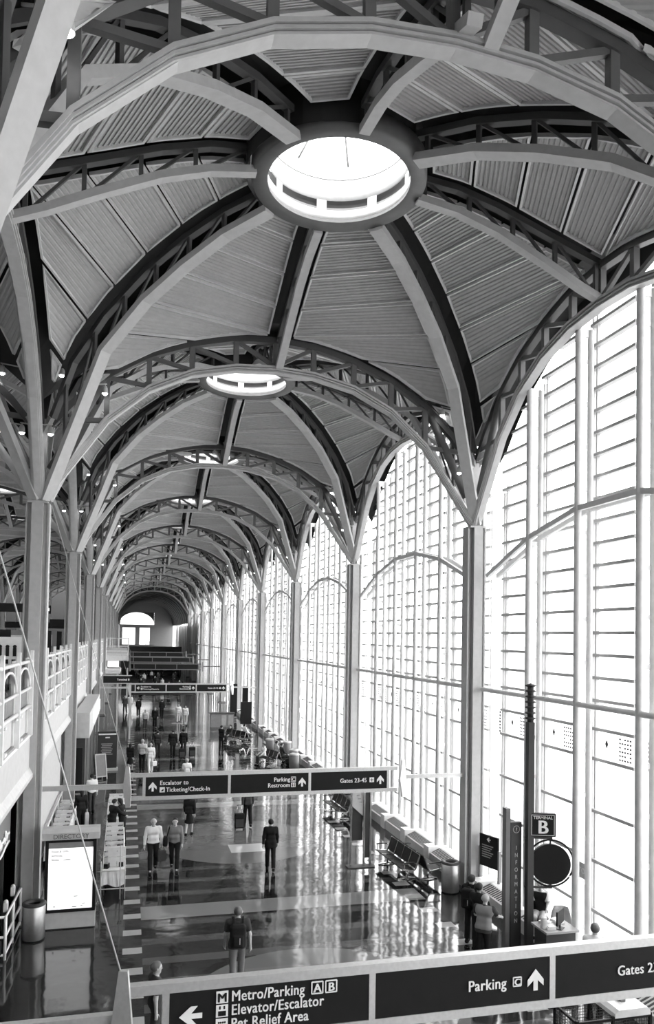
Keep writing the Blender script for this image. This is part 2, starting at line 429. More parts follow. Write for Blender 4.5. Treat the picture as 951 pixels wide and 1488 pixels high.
# ------------------------------------------------------------------ arch trusses
def arch_parts(half):
    sy = (0, 1, 0)
    xs = [u*half for u, _ in AR_BOT]
    full = [(-u*half, z) for u, z in reversed(AR_BOT)] + [(u*half, z) for u, z in AR_BOT[1:]]
    path = [(x, 0, z) for x, z in full]
    b = MB(); b.use(M['rib'])
    b.sweep([(x, 0, z-0.085) for x, _, z in path], sy, 0.26, 0.035); b.sweep([(x, 0, z-0.02) for x, _, z in path], sy, 0.32, 0.04)
    b.sweep(path, sy, 0.18, 0.19); b.sweep([(x, 0, z+0.06) for x, _, z in path], sy, 0.36, 0.06)
    top = [(-u*half, 0, z) for u, z in reversed(AR_TOP)]+[(u*half, 0, z) for u, z in AR_TOP[1:]]
    t = MB(); t.use(M['dsteel']); t.sweep(top, sy, 0.22, 0.18)
    posts, diags = [], []
    for sg in (-1, 1):
        for i, (u, z) in enumerate(AR_BOT[:-1]):
            if i == 0 and sg < 0: continue
            p = MB(); p.use(M['web']); p.beam((sg*u*half, 0, z+0.05), (sg*u*half, 0, interp(AR_TOP, u)), 0.15, 0.15, sy); posts.append(p)
            if i > 0:
                u0, z0 = AR_BOT[i-1]
                d = MB(); d.use(M['web']); d.beam((sg*u*half, 0, interp(AR_TOP, u)-0.05), (sg*u0*half, 0, z0+0.1), 0.11, 0.11, sy); diags.append(d)
        u, z = AR_BOT[4]
        d = MB(); d.use(M['web']); d.beam((sg*u*half, 0, z), (sg*half*0.975, 0, z-0.1), 0.13, 0.13, sy); diags.append(d)
        d = MB(); d.use(M['web']); d.tube([(sg*half*0.955, 0.0, 12.6), (sg*u*half*1.02, 0.0, interp(AR_TOP, u)-0.1)], 0.13, 10); diags.append(d)
    return b, t, posts, diags
def arch_set(half):
    b, t, posts, diags = arch_parts(half)
    fullset = [('bottom_chord', b.mesh('bottom_chord')), ('top_chord', t.mesh('top_chord'))]+[('post', p.mesh('post')) for p in posts]+[('diagonal', d.mesh('diagonal')) for d in diags]
    w_ = MB()
    for q in posts+diags:
        w_.use(q.mats[0]); w_.add(q.v, q.f)
    return fullset, [fullset[0], fullset[1], ('web_bracing', w_.mesh('web_bracing'))]
ARX, ARY = arch_set(HX), arch_set(HY)
def arch(cx, cy, along_y, label, full):
    A = ARY if along_y else ARX
    t = thing('arch_truss', label, 'arch truss', (cx, cy, 0), math.pi/2 if along_y else 0.0, 'arched roof trusses')
    for n, me in A[0 if full else 1]: put(n, me, t)
# ------------------------------------------------------------------ columns
def column_meshes(z0):
    c = MB(); c.use(M['steel'])
    c.box((0, 0, (11.6+z0)/2), (0.30, 0.64, 11.6-z0)); c.box((0, 0, (11.6+z0)/2), (0.52, 0.30, 11.6-z0))
    fl = MB(); fl.use(M['steel'])
    for sx in (-1, 1): fl.box((sx*0.29, 0, (11.6+z0)/2), (0.05, 0.42, 11.6-z0))
    cap = MB(); cap.use(M['steel'])
    cap.box((0, 0, 11.62), (0.54, 0.60, 0.06)); cap.box((0, 0, 12.7), (0.34, 0.34, 2.0))
    for sx in (-1, 1):
        for sy in (-1, 1): cap.beam((sx*0.08, sy*0.08, 13.6), (sx*0.3, sy*0.3, 14.0), 0.14, 0.14)
    cap.box((0, 0, 13.9), (0.5, 0.5, 0.12))
    ba = MB(); ba.use(M['web']); ba.box((0, 0, z0+0.02), (0.8, 0.84, 0.04)); ba.box((0, 0, z0+0.09), (0.7, 0.74, 0.1))
    return [x.mesh(n) for x, n in ((c, 'shaft'), (fl, 'flange'), (cap, 'capital'), (ba, 'base_plate'))]
COLM = column_meshes(0.0)
def column(x, y, label):
    t = thing('steel_column', label, 'column', (x, y, 0), 0, 'steel tree columns')
    for me, n in zip(COLM, ('shaft', 'flange', 'capital', 'base_plate')): put(n, me, t)
# spotlights clipped to the tree heads
def spot_meshes():
    a = MB(); a.use(M['lgrey']); a.tube([(0, 0, 0), (0.55, 0, 0.06)], 0.022, 6); a.tube([(0.5, 0, 0.06), (0.5, 0, -0.12)], 0.018, 6)
    h = MB(); h.use(M['lgrey']); h.lathe([(0.0, 0.16), (0.05, 0.15), (0.075, 0.08), (0.09, -0.06), (0.08, -0.06), (0.06, 0.02)], (0.5, 0, -0.16), 14)
    b = MB(); b.use(M['bulb']); b.ball((0.5, 0, -0.21), 0.075, 10, (1, 1, 0.8))
    return [x.mesh(n) for x, n in ((a, 'arm'), (h, 'housing'), (b, 'bulb'))]
SPOT = spot_meshes()
def spot(x, y, z, rz, label, group):
    t = thing('spotlight', label, 'spotlight', (x, y, z), rz, group)
    for me, n in zip(SPOT, ('arm', 'housing', 'bulb')): put(n, me, t)

NB = 10
for k in range(0, NB+1):
    nm = f'{ORD[k+1]} main hall dome counted from the camera'
    dome(XC+(0.1 if k else 0.5), bayc(k)+(0.0 if k else 0.4), nm, k)
struct(put('ceiling', DECK, None, (XC, bayc(-1), 0)), 'corrugated deck of the bay behind the camera'); struct(put('ceiling', SHELL, None, (XC, bayc(-1), 0)), 'dark roof lining of the bay behind the camera')
struct(put('ceiling', SHELL, None, (XL-HX, bayc(-1), 0)), 'dark roof lining of the ticket hall behind the camera')
for k in range(0, NB+1):
    yk = row(k) if k else 9.45
    arch(XC, yk, False, f'{ORD[k+1]} arched truss across the main hall counted from the camera', k <= 2)
    arch(XR, bayc(k), True, f'arched truss along the window wall, {ORD[k+1]} bay from the camera', k in (1, 2))
    arch(XL, bayc(k), True, f'arched truss along the balcony side, {ORD[k+1]} bay from the camera', k in (1,))
for k in range(0, NB+1):
    column(XR, row(k), f'{ORD[k+1]} steel column along the window wall from the camera')
    column(XL, row(k), f'{ORD[k+1]} steel column along the balcony from the camera')
for k in range(0, NB+1):
    cx = XL-HX
    struct(put('ceiling', DECK, None, (cx, bayc(k), 0)), f'corrugated deck of the {ORD[k+1]} ticket hall dome'); struct(put('ceiling', SHELL, None, (cx, bayc(k), 0)), f'dark lining above the {ORD[k+1]} ticket hall dome')
    t = thing('dome_frame', f'curved ribs of the {ORD[k+1]} ticket hall dome behind the balcony columns', 'dome frame', (cx, bayc(k), 0), 0, 'dome frames of the ticket hall')
    for b, tc_, w_ in RIBS: put('rib', b, t)
    s_ = thing('skylight', f'round skylight of the {ORD[k+1]} ticket hall dome behind the balcony', 'skylight', (cx, bayc(k), 0), 0, 'round roof skylights')
    for me, n in zip(SKY_MESH, ('ring_beam', 'drum', 'vent_slot', 'glazing', 'strut')): put(n, me, s_)
    arch(cx, row(k), False, f'{ORD[k+1]} arched truss across the ticket hall behind the balcony', False)
    arch(XL-2*HX, bayc(k), True, f'arched truss on the far side of the ticket hall, {ORD[k+1]} bay', False)
    if k >= 2: column(XL-2*HX, row(k), f'{ORD[k]} steel column on the far side of the ticket hall')
    if k >= 5:
        struct(put('ceiling', DECK, None, (cx-2*HX, bayc(k), 0)), f'corrugated deck of the {ORD[k]} outer ticket hall dome'); struct(put('ceiling', SHELL, None, (cx-2*HX, bayc(k), 0)), f'dark lining above the {ORD[k]} outer ticket hall dome')
for k in range(0, 8):
    for side, x, wd in ((-1, XR, 'window wall'), (1, XL, 'balcony')):
        if side == 1: sp = [(-0.20, -0.4, 13.72, 0.0), (0.36, -0.4, 13.72, 0.0), (0.05, -0.4, 15.4, 0.0), (1.22, -0.4, 15.0, 0.0)]
        else: sp = [(-0.24, -0.4, 13.5, math.pi), (-0.84, -0.4, 15.3, math.pi), (0.0, -0.15, 13.75, -math.pi/2), (0.0, -0.2, 15.4, -math.pi/2)]
        for i, (dx, dy, z, rz) in enumerate(sp):
            nm = ('lowest', 'second lowest', 'third lowest', 'highest')[i]
            spot(x+dx, row(k)+(dy if k else 0.0), z+(0.05 if k == 0 else 0), rz, f'{nm} small round spotlight above the {ORD[k+1]} {wd} column', f'spotlights on the {wd} columns')
        if side == 1:
            for i, (dx, dz) in enumerate(((0.05, 13.7), (-0.45, 13.7), (-0.5, 15.3))):
                spot(x+dx, row(k)-0.4, dz, math.pi, f'{("inner lower", "outer lower", "upper")[i]} spotlight on the ticket hall side of the {ORD[k+1]} balcony column', 'spotlights facing the ticket hall')
# ------------------------------------------------------------------ the setting: floor, apron, walls
mb = MB(); mb.use(M['floor']); mb.bx(-16.0, 11.75, -18.6, 206, -0.3, 0.0); struct(mb.build('floor'), 'dark polished terrazzo floor with pale cross bands')
mb = MB(); mb.use(M['tarmac']); mb.bx(11.75, 900, -300, 900, -0.6, -0.35); struct(mb.build('ground'), 'pale concrete apron outside the windows')
# right window wall
MULL_Y = (-3.66, -1.22, 1.22, 3.66)
XM, XM2, XG = 10.92, 11.27, 11.62
def chord_z(yy): return interp(AR_BOT, min(abs(yy)/HY, 0.985))
def ctop_z(yy): return interp(AR_TOP, min(abs(yy)/HY, 0.965))
def window_meshes():
    g = MB(); g.use(M['glass'])
    n = 28; ys = [-6.7+13.4*i/n for i in range(n+1)]
    vs = [(XG, y, 0.0) for y in ys]+[(XG, y, ctop_z(y)+0.1) for y in ys]
    g.add(vs, [(i, i+1, n+2+i, n+1+i) for i in range(n)])
    mull = []
    for y in MULL_Y:
        t = MB(); t.use(M['mull']); zt = chord_z(y)-0.05
        t.tube([(XM, y, 0.0), (XM, y, zt)], 0.09, 12); t.tube([(XM2, y, 0.0), (XM2, y, zt)], 0.08, 12)
        z = 0.8
        while z < zt: t.bx(XM, XM2, y-0.012, y+0.012, z, z+0.12); z += 1.1
        t.box(((XM+XM2)/2, y, zt-0.1), (0.46, 0.05, 0.2)); mull.append(t)
    r = MB(); r.use(M['rail'])
    # glazing rails: one window unit between two pairs of mullions, a clear strip left beside each pair
    edges = [-6.5]+[v for v in MULL_Y]+[6.5]
    fr = MB(); fr.use(M['rail'])
    for i in range(len(edges)-1):
        a, c = edges[i]+(0.05 if i == 0 else 0.98), min(edges[i+1]+0.40, 6.45)
        for yy in (a, c-0.22, c-0.03): fr.bx(XG-0.05, XG+0.05, yy-0.022, yy+0.022, 0.3, min(chord_z(yy)+0.55, ctop_z(yy)))
        for z in [6.5+0.575*j for j in range(19)]+[1.2, 2.45, 3.7, 5.02, 5.78]:
            aa, cc = a, c
            while aa < cc and z > ctop_z(aa)-0.1: aa += 0.1
            while cc > aa and z > ctop_z(cc)-0.1: cc -= 0.1
            if cc-aa > 0.2: r.bx(XG-0.11, XG+0.05, aa, cc, z-0.04, z+0.04)
    arcs = []
    P = [(-6.25, 10.02), (-3.66, 10.92), (-1.22, 11.37), (1.22, 11.37), (3.66, 10.92), (6.25, 10.02)]
    for x in (XM, XM2):
        t = MB(); t.use(M['mull']); t.sweep([(x, y, z) for y, z in P], (1, 0, 0), 0.1, 0.14); arcs.append(t)
    h = MB(); h.use(M['mull']); h.tube([(XM, -6.5, 6.42), (XM, 6.5, 6.42)], 0.075, 10)
    fb = MB(); fb.use(M['dgrey'])
    rr = random.Random(3)
    for i in range(len(edges)-1):
        a, c = edges[i]+(0.2 if i == 0 else 1.08), min(edges[i+1]+0.40, 6.45)
        for j in range(5):
            for q in range(6):
                if rr.random() < 0.92: fb.bx(XG-0.07, XG-0.06, a+0.05+j*0.1, a+0.115+j*0.1, 5.12+q*0.1, 5.165+q*0.1)
        yd = c-0.75; fb.add([(XG-0.07, yd-0.07, 5.45), (XG-0.07, yd, 5.33), (XG-0.07, yd+0.07, 5.45), (XG-0.07, yd, 5.57)], [(0, 1, 2, 3)])
        for q in range(7): fb.bx(XG-0.07, XG-0.06, c+0.03, c+0.12, 5.05+0.1*q, 5.12+0.1*q)
    return g.mesh('window'), [m.mesh('mullion') for m in mull], r.mesh('glazing_rail'), fr.mesh('window_frame'), [t.mesh('transom_arch') for t in arcs], h.mesh('middle_rail'), fb.mesh('frit_band')
WG, WM, WR, WF, WA, WH, WB = window_meshes()
def wall_head_mesh():
    mb = MB(); mb.use(M['shell']); n = 28; ys = [-6.86+13.72*i/n for i in range(n+1)]
    mb.add([(XG+0.02, y, ctop_z(y)) for y in ys]+[(XG+0.02, y, 19.5) for y in ys], [(i, i+1, n+2+i, n+1+i) for i in range(n)])
    mb.add([(XR-0.1, y, ctop_z(y)+0.5) for y in ys]+[(XG+0.1, y, ctop_z(y)+0.5) for y in ys], [(i, i+1, n+2+i, n+1+i) for i in range(n)])
    return mb.mesh('wall_right')
WHEAD = wall_head_mesh()
for k in range(0, NB+1):
    o = struct(put(f'window_{k+1}', WG, None, (0, bayc(k), 0)), f'tall arched window, {ORD[k+1]} bay of the window wall from the camera')
    for me in WM: put('mullion', me, o)
    put('glazing_rail', WR, o); put('window_frame', WF, o); put('middle_rail', WH, o); put('frit_band', WB, o)
    for me in WA: put('transom_arch', me, o)
    struct(put('wall_right', WHEAD, None, (0, bayc(k), 0)), f'dark infill above the {ORD[k+1]} arched window')
# battened posts behind each window column
pm = MB(); pm.use(M['mull'])
for dy in (-0.32, -0.02):
    pm.bx(XM2-0.05, XM2+0.05, 0.62+dy, 0.68+dy, 0, 12.5)
z = 0.6
while z < 12.4: pm.use(M['perf']); pm.bx(XM2-0.02, XM2+0.02, 0.32, 0.64, z, z+0.55); z += 0.85
PM = pm.mesh('battened_post')
for k in range(0, NB+1): tag(put('battened_post', PM, None, (0, row(k), 0)), f'pale battened post beside the {ORD[k+1]} window wall column', 'post', 'battened posts of the window wall')
# low heater units along the window sill
hm = MB(); hm.use(M['lgrey']); hm.prism([(10.55, 0.0), (10.55, 0.36), (10.95, 0.52), (11.2, 0.52), (11.2, 0.0)], 'y', -1.0, 1.0)
hg = MB(); hg.use(M['dgrey'])
for i in range(16): hg.prism([(10.60, 0.382), (10.90, 0.502), (10.90, 0.514), (10.60, 0.394)], 'y', -0.925+0.12*i, -0.875+0.12*i)
hn = MB(); hn.use(M['white']); hn.bx(10.5, 11.22, 0.98, 1.46, 0.0, 0.56)
HM = [x.mesh(n) for x, n in ((hm, 'casing'), (hg, 'grille'), (hn, 'end_cover'))]
for k in range(1, 6):
    for i, y in enumerate((-4.88, -2.44, 0, 2.44, 4.88)):
        if k == 1 and i == 0: pass
        t = thing('heater_unit', f'low sloped sill heater, {ORD[i+1]} of its row under the {ORD[k+1]} arched window', 'heater', (0, bayc(k)+y, 0), 0, 'sill heaters under the windows')
        for me, n in zip(HM, ('casing', 'grille', 'end_cover')): put(n, me, t)
# closed bays far down the window wall
mb = MB(); mb.use(M['storedark']); mb.bx(11.34, 11.54, 128, 186, 0, 9.9)
for i in range(28): mb.use(M['web']); mb.bx(11.26, 11.34, 128.5+i*2.1, 128.7+i*2.1, 0, 9.9)
struct(mb.build('wall_right'), 'dark closed bays far down the window wall')
# far barrel and end wall
YB0, YB1 = row(NB), 205.0
mb = MB(); mb.use(M['dgrey'])
R_, zc = HX, 9.6; n = 20
def arcp(i): a = math.pi*i/n; return XC+R_*1.02*math.cos(a), 10.2+6.0*math.sin(a)
vs = [(arcp(i)[0], y, arcp(i)[1]) for y in (YB0, YB1) for i in range(n+1)]
mb.add(vs, [(i, i+1, n+2+i, n+1+i) for i in range(n)]); mb.use(M['shell']); mb.add([(arcp(i)[0], YB0+0.3, arcp(i)[1]) for i in range(n+1)]+[(arcp(i)[0], YB0+0.3, 20.0) for i in range(n+1)], [(i, i+1, n+2+i, n+1+i) for i in range(n)]); mb.bx(10.8, 12.2, YB0+0.2, YB0+0.4, 10.2, 20)
struct(mb.build('ceiling'), 'dark barrel vault at the far end of the hall')
t = MB(); t.use(M['web'])
ring = [(arcp(i)[0], 0, arcp(i)[1]-0.1) for i in range(n+1)]
t.sweep(ring, (0, 1, 0), 0.25, 0.2); RG = t.mesh('vault_ring')
for i in range(10): tag(put('vault_ring', RG, None, (0, YB0+2+i*5.7, 0)), f'{ORD[i+1]} thin arched ring of the far barrel vault', 'arch', 'rings of the far barrel vault')
mb = MB(); mb.use(M['web'])
wx0, wx1, wz0 = -3.0, 6.0, 10.4
pts = []
def wall_with_arch():
    n = 16; cx = (wx0+wx1)/2; r = (wx1-wx0)/2; hz = 3.2
    top = [(cx-r*math.cos(math.pi*i/n), wz0+hz*math.sin(math.pi*i/n)) for i in range(n+1)]
    mb.add([(x, YB1, z) for x, z in top]+[(x, YB1, 20) for x, z in top], [(i, i+1, n+2+i, n+1+i) for i in range(n)])
    mb.bx(-4.2, wx0, YB1-0.1, YB1+0.1, 0, 20); mb.bx(wx1, 12, YB1-0.1, YB1+0.1, 0, 20)
    mb.bx(wx0, wx1, YB1-0.1, YB1+0.1, 9.6, wz0); mb.bx(wx0, wx1, YB1-0.1, YB1+0.1, 0, 5.2)
    mb.bx(wx0, -2.05, YB1-0.1, YB1+0.1, 5, 9.7); mb.bx(1.2, 2.3, YB1-0.1, YB1+0.1, 5, 9.7); mb.bx(4.9, wx1, YB1-0.1, YB1+0.1, 5, 9.7)
wall_with_arch(); struct(mb.build('wall_far'), 'grey end wall of the hall with an arched window')
mb = MB(); mb.use(M['dimming']); mb.add([(wx0, YB1, 5), (wx1, YB1, 5), (wx1, YB1, 13.6), (wx0, YB1, 13.6)], [(0, 1, 2, 3)]); struct(mb.build(f'window_{NB+2}'), 'arched end window far down the hall')  # glass darkened on purpose, to dim this window's reflection in the floor
# wall past the last domes, with thin pale posts
for i in range(12):
    m_ = MB(); m_.use(M['mull']); m_.bx(10.6, 10.85, YB0+2+i*4.8, YB0+2.3+i*4.8, 0, 10.3)
    tag(m_.build('window_post'), f'{ORD[i+1]} pale window post beyond the last dome', 'post', 'window posts beyond the last dome')
mb = MB(); mb.use(M['wall']); mb.bx(-2.9, -2.7, YB0, YB1, 0, 10.3); struct(mb.build('wall_left'), 'plain wall of the far barrel on the balcony side')
# behind the camera: end wall added to block light, and the bay's window
mb = MB(); mb.use(M['wall']); mb.bx(-31, 11.7, -18.8, -18.6, -0.3, 21); struct(mb.build('wall_rear_blocker'), 'unseen wall added behind the camera to block light')
o = struct(put(f'window_{NB+3}', WG, None, (0, bayc(-1), 0)), 'tall arched window of the bay behind the camera'); put('window_frame', WF, o)
struct(put('wall_right', WHEAD, None, (0, bayc(-1), 0)), 'dark infill above the window behind the camera')
# ------------------------------------------------------------------ mezzanine on the left
mb = MB(); mb.use(M['matt_floor']); mb.bx(-31, -2.75, -18.6, 160, 4.9, 5.2); struct(mb.build('floor'), 'mezzanine floor of the ticket hall')
mb = MB(); mb.use(M['ceilg']); mb.bx(-16, -2.8, -18.6, 160, 4.0, 4.05); struct(mb.build('ceiling'), 'soffit under the mezzanine')
def fascia_mesh():
    mb = MB(); mb.use(M['fascia']); mb.bx(-2.74, -2.6, 0.32, BAY-0.32, 4.3, 5.2); mb.use(M['fascia']); mb.bx(-2.8, -2.5, 0.32, BAY-0.32, 4.02, 4.12)
    mb.prism([(-2.74, 4.3), (-2.6, 4.3), (-2.5, 4.12), (-2.74, 4.12)], 'y', 0.32, BAY-0.32); mb.use(M['white']); mb.bx(-2.62, -2.56, 0.32, BAY-0.32, 5.16, 5.24)
    return mb.mesh('balcony_fascia')
FM = fascia_mesh()
for k in range(0, NB+1): struct(put(f'trim_{k+1}', FM, None, (0, row(k), 0)), f'white balcony edge band behind the {ORD[k+1]} balcony column')
# railings
RY = [0.7+i*(BAY-1.4)/5 for i in range(6)]
def rail_meshes():
    out = []
    for y in RY:
        p = MB(); p.use(M['white']); p.prism([(-2.62, 5.22), (-2.50, 5.22), (-2.52, 7.5), (-2.60, 7.5)], 'y', y-0.06, y+0.06)
        p.bx(-2.70, -2.62, y-0.2, y+0.2, 5.3, 7.3)
        for z in (5.9, 6.5, 7.2): p.tube([(-2.56, y-0.28, z), (-2.56, y+0.28, z)], 0.025, 6)
        out.append(('post', p))
    for z, r, n in ((7.22, 0.045, 'top_rail'), (6.5, 0.04, 'middle_rail'), (6.02, 0.05, 'lower_rail')):
        t = MB(); t.use(M['white']); t.tube([(-2.58, RY[0], z), (-2.58, RY[-1], z)], r, 8); out.append((n, t))
    for i in range(5):
        a, c = RY[i]+0.06, RY[i+1]-0.06; m_ = (a+c)/2; h = (c-a)/2
        t = MB(); t.use(M['white']); t.tube([(-2.6, m_-h*math.cos(math.pi*j/10), 6.55+0.52*math.sin(math.pi*j/10)) for j in range(11)], 0.035, 6); out.append(('hoop', t))
        g = MB(); g.use(M['frost']); g.bx(-2.645, -2.635, a, c, 6.05, 7.15); out.append(('guard_glass', g))
        g = MB(); g.use(M['offwhite']); g.bx(-2.67, -2.65, a+0.12, c-0.12, 6.05, 6.42); g.use(M['lgrey']); g.bx(-2.70, -2.66, a+0.2, c-0.2, 5.3, 5.95); out.append(('infill_panel', g))
        l = MB(); l.use(M['white']); l.box((-2.56, a+0.35, 5.36), (0.12, 0.3, 0.07)); out.append(('clamp', l)); l = MB(); l.use(M['white']); l.box((-2.56, a+0.35, 5.93), (0.1, 0.22, 0.06)); out.append(('clamp', l))
    return [(n, q.mesh(n)) for n, q in out]
RAILM = rail_meshes()
for k in range(0, 9):
    t = thing('balcony_railing', f'white metal balcony railing beyond the {ORD[k+1]} balcony column', 'railing', (0, row(k), 0), 0, 'balcony railings')
    for n, me in RAILM: put(n, me, t)
# lower shop fronts beneath the mezzanine
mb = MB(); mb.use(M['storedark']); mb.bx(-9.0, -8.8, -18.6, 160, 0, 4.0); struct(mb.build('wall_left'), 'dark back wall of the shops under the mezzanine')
mb = MB(); mb.use(M['wall']); mb.bx(-3.1, -2.85, 24.2, 35.6, 0, 4.0)
struct(mb.build('wall_left'), 'pale wall under the balcony between the second and third columns')
mb = MB(); mb.use(M['wall'])
for k in range(2, 10): mb.bx(-3.6, -3.3, row(k)+1.5, row(k+1)-1.5, 0, 4.0)
struct(mb.build('wall_left'), 'pale wall under the balcony further down the hall')
# far wall of the ticket hall with a strip of clerestory glass
mb = MB(); mb.use(M['dgrey']); mb.bx(-31, -30.8, -18.6, 160, 5.2, 20); mb.bx(-31, -2.9, 160, 160.3, 5.2, 20); struct(mb.build('wall_ticket_hall'), 'back wall of the ticket hall')
# ------------------------------------------------------------------ overhead sign gantries
def arrow(mb, x, z, s, kind, y=-0.066):
    pts = [(-0.11, 0.0), (-0.11, 0.48), (-0.42, 0.2), (-0.42, 0.5), (0, 1.0), (0.42, 0.5), (0.42, 0.2), (0.11, 0.48), (0.11, 0.0)]
    pts = [(u, v-0.5) for u, v in pts]
    if kind == 'left': pts = [(-v, u) for u, v in pts]
    pts = [(x+u*s, z+v*s) for u, v in pts]
    if kind == 'left': pass
    n = len(pts); mid = pts
    # split concave outline into shaft and head
    def P(idx): mb.prism([mid[i] for i in idx], 'y', y-0.006, y)
    P([0, 1, 7, 8]); P([1, 2, 3, 4]); P([4, 5, 6, 7]); P([1, 4, 7])
def pictogram(panel, x, z, s, ch, outlined=False):
    m_ = MB()
    if outlined:
        m_.use(M['letter'])
        for a in (-1, 1): m_.bx(x+a*s/2-0.007, x+a*s/2+0.007, -0.074, -0.066, z-s/2, z+s/2); m_.bx(x-s/2, x+s/2, -0.074, -0.066, z+a*s/2-0.007, z+a*s/2+0.007)
    else: m_.use(M['letter']); m_.bx(x-s/2, x+s/2, -0.072, -0.066, z-s/2, z+s/2)
    if ch == 'elev':
        m_.use(M['sign']); m_.bx(x-0.045, x+0.045, -0.076, -0.072, z-0.055, z-0.0)
        for a in (-0.03, 0, 0.03): m_.bx(x+a-0.008, x+a+0.008, -0.08, -0.076, z-0.05, z-0.01)
        for a in (-0.025, 0.025): m_.bx(x+a-0.01, x+a+0.01, -0.076, -0.072, z+0.02, z+0.055)
    elif ch == 'esc':
        m_.use(M['sign'])
        for i in range(4): m_.bx(x-0.05+i*0.022, x-0.028+i*0.022, -0.076, -0.072, z-0.045, z-0.035+i*0.02)
    elif ch == 'wc':
        m_.use(M['sign'])
        for a in (-0.028, 0.028): m_.bx(x+a-0.014, x+a+0.014, -0.076, -0.072, z-0.05, z+0.02); m_.ball((x+a, -0.074, z+0.038), 0.013, 8, (1, 0.2, 1))
    elif ch == 'plane':
        m_.use(M['sign']); m_.bx(x-0.009, x+0.009, -0.076, -0.072, z-0.05, z+0.05); m_.bx(x-0.05, x+0.05, -0.076, -0.072, z-0.008, z+0.012); m_.bx(x-0.022, x+0.022, -0.076, -0.072, z-0.048, z-0.036)
    elif ch == 'pet':
        m_.use(M['sign']); m_.ball((x, -0.074, z-0.02), 0.025, 8, (1.3, 0.15, 1))
        for a in (-0.035, -0.012, 0.012, 0.035): m_.ball((x+a, -0.074, z+0.025), 0.011, 8, (1, 0.2, 1.2))
    o = m_.build('pictogram', None, panel)
    if len(ch) == 1:
        lettering(ch, s*1.05, o, (x-s*0.0, -0.078, z-s*0.37), M['letter'] if outlined else M['sign'], align='CENTER', bold=0.03)
    return o
def gantry(y, label, texts, group='overhead direction signs', zb=0.0, x1=8.2):
    fm_ = M['frame'] if texts else M['web']
    t = thing('overhead_sign', label, 'sign', (0, y, zb), 0, group)
    f = MB(); f.use(fm_)
    f.bx(0.04, x1, -0.06, 0.06, 3.88, 3.99); f.bx(0.04, x1, -0.06, 0.06, 3.22, 3.33)
    for a in (0.45, 2.90, 5.34, 7.85): f.bx(a, a+0.08, -0.058, 0.058, 3.3, 3.9)
    f.build('frame', None, t)
    for sx, n in ((0.02, -0.25), (8.36, 0.3)):
        p = MB(); p.use(fm_)
        pts = [(-0.03, 3.05), (0.10, 3.05), (0.12, 3.5), (0.05, 4.2), (-0.05, 4.2), (-0.12, 3.6)]
        p.prism(pts, 'y', -0.03, 0.03); p.build('end_plate', None, t, (sx, -0.1, 0), n)
    a = MB(); a.use(fm_); a.bx(-2.28, 0.0, -0.05, 0.05, 3.56, 3.70); a.build('arm', None, t)
    a = MB(); a.use(fm_); a.bx(8.36, 10.47, -0.05, 0.05, 3.60, 3.72); a.build('arm', None, t)
    c = MB(); c.use(M['lgrey']); c.tube([(0.0, -0.1, 4.15), (-2.28, -0.1, 11.75)], 0.009, 6); c.build('stay_cable', None, t)
    for i, (a, b) in enumerate(((0.53, 2.90), (2.98, 5.34), (5.42, 7.85))):
        p = MB(); p.use(M['sign']); p.bx(a, b, -0.05, 0.05, 3.33, 3.88); po = p.build('sign_panel', None, t)
        if texts is None: continue
        k = texts[i]; zc_ = 3.605
        if k == 'metro':
            m_ = MB(); m_.use(M['letter']); arrow(m_, a+0.24, zc_+0.0, 0.26, 'left'); m_.build('arrow', None, po)
            for j, (ln, ic) in enumerate((('Metro/Parking', 'M'), ('Elevator/Escalator', 'elev'), ('Pet Relief Area', 'pet'))):
                z = 3.785-j*0.155; pictogram(po, a+0.595, z, 0.138, ic); lettering(ln, 0.172, po, (a+0.70, -0.066, z-0.06), M['letter'], scale_x=0.82, space=1.06)
            pictogram(po, a+1.72, 3.785, 0.135, 'A', True); pictogram(po, a+1.89, 3.785, 0.135, 'B', True)
        elif k in ('escal_up', 'escal_left'):
            m_ = MB(); m_.use(M['letter']); arrow(m_, a+0.2, zc_, 0.27, 'up' if k == 'escal_up' else 'left'); m_.build('arrow', None, po)
            lettering('Escalator to', 0.18, po, (a+0.40, -0.066, 3.645), M['letter'], scale_x=0.88, space=1.06)
            pictogram(po, a+0.47, 3.51, 0.145, 'esc'); lettering('Ticketing/Check-In', 0.18, po, (a+0.58, -0.066, 3.445), M['letter'], scale_x=0.86, space=1.06)
        elif k == 'parking':
            m_ = MB(); m_.use(M['letter']); arrow(m_, b-0.21, zc_, 0.27, 'up'); m_.build('arrow', None, po)
            pictogram(po, b-0.47, zc_, 0.11, 'C', True); lettering('Parking', 0.19, po, (b-0.62, -0.066, zc_-0.065), M['letter'], align='RIGHT', scale_x=0.88, space=1.06)
        elif k in ('parking2', 'parking3'):
            m_ = MB(); m_.use(M['letter']); arrow(m_, b-0.2, zc_, 0.27, 'up'); m_.build('arrow', None, po)
            pictogram(po, b-0.47, 3.70, 0.135, 'C', True); lettering('Parking', 0.18, po, (b-0.57, -0.066, 3.64), M['letter'], align='RIGHT', scale_x=0.88, space=1.06)
            pictogram(po, b-0.47, 3.53, 0.135, 'wc'); lettering('Restroom' if k == 'parking2' else 'Restrooms', 0.18, po, (b-0.57, -0.066, 3.47), M['letter'], align='RIGHT', scale_x=0.88, space=1.06)
        elif k == 'gates':
            m_ = MB(); m_.use(M['letter']); arrow(m_, b-0.22, zc_, 0.27, 'up'); m_.build('arrow', None, po)
            pictogram(po, b-0.5, zc_, 0.145, 'plane'); lettering('Gates 23-45', 0.185, po, (b-0.66, -0.066, zc_-0.065), M['letter'], align='RIGHT', scale_x=0.88, space=1.06)
    return t
gantry(row(0), 'near overhead sign reading Metro/Parking and Elevator/Escalator at the bottom of the picture', ('metro', 'parking', 'gates'), zb=0.06)
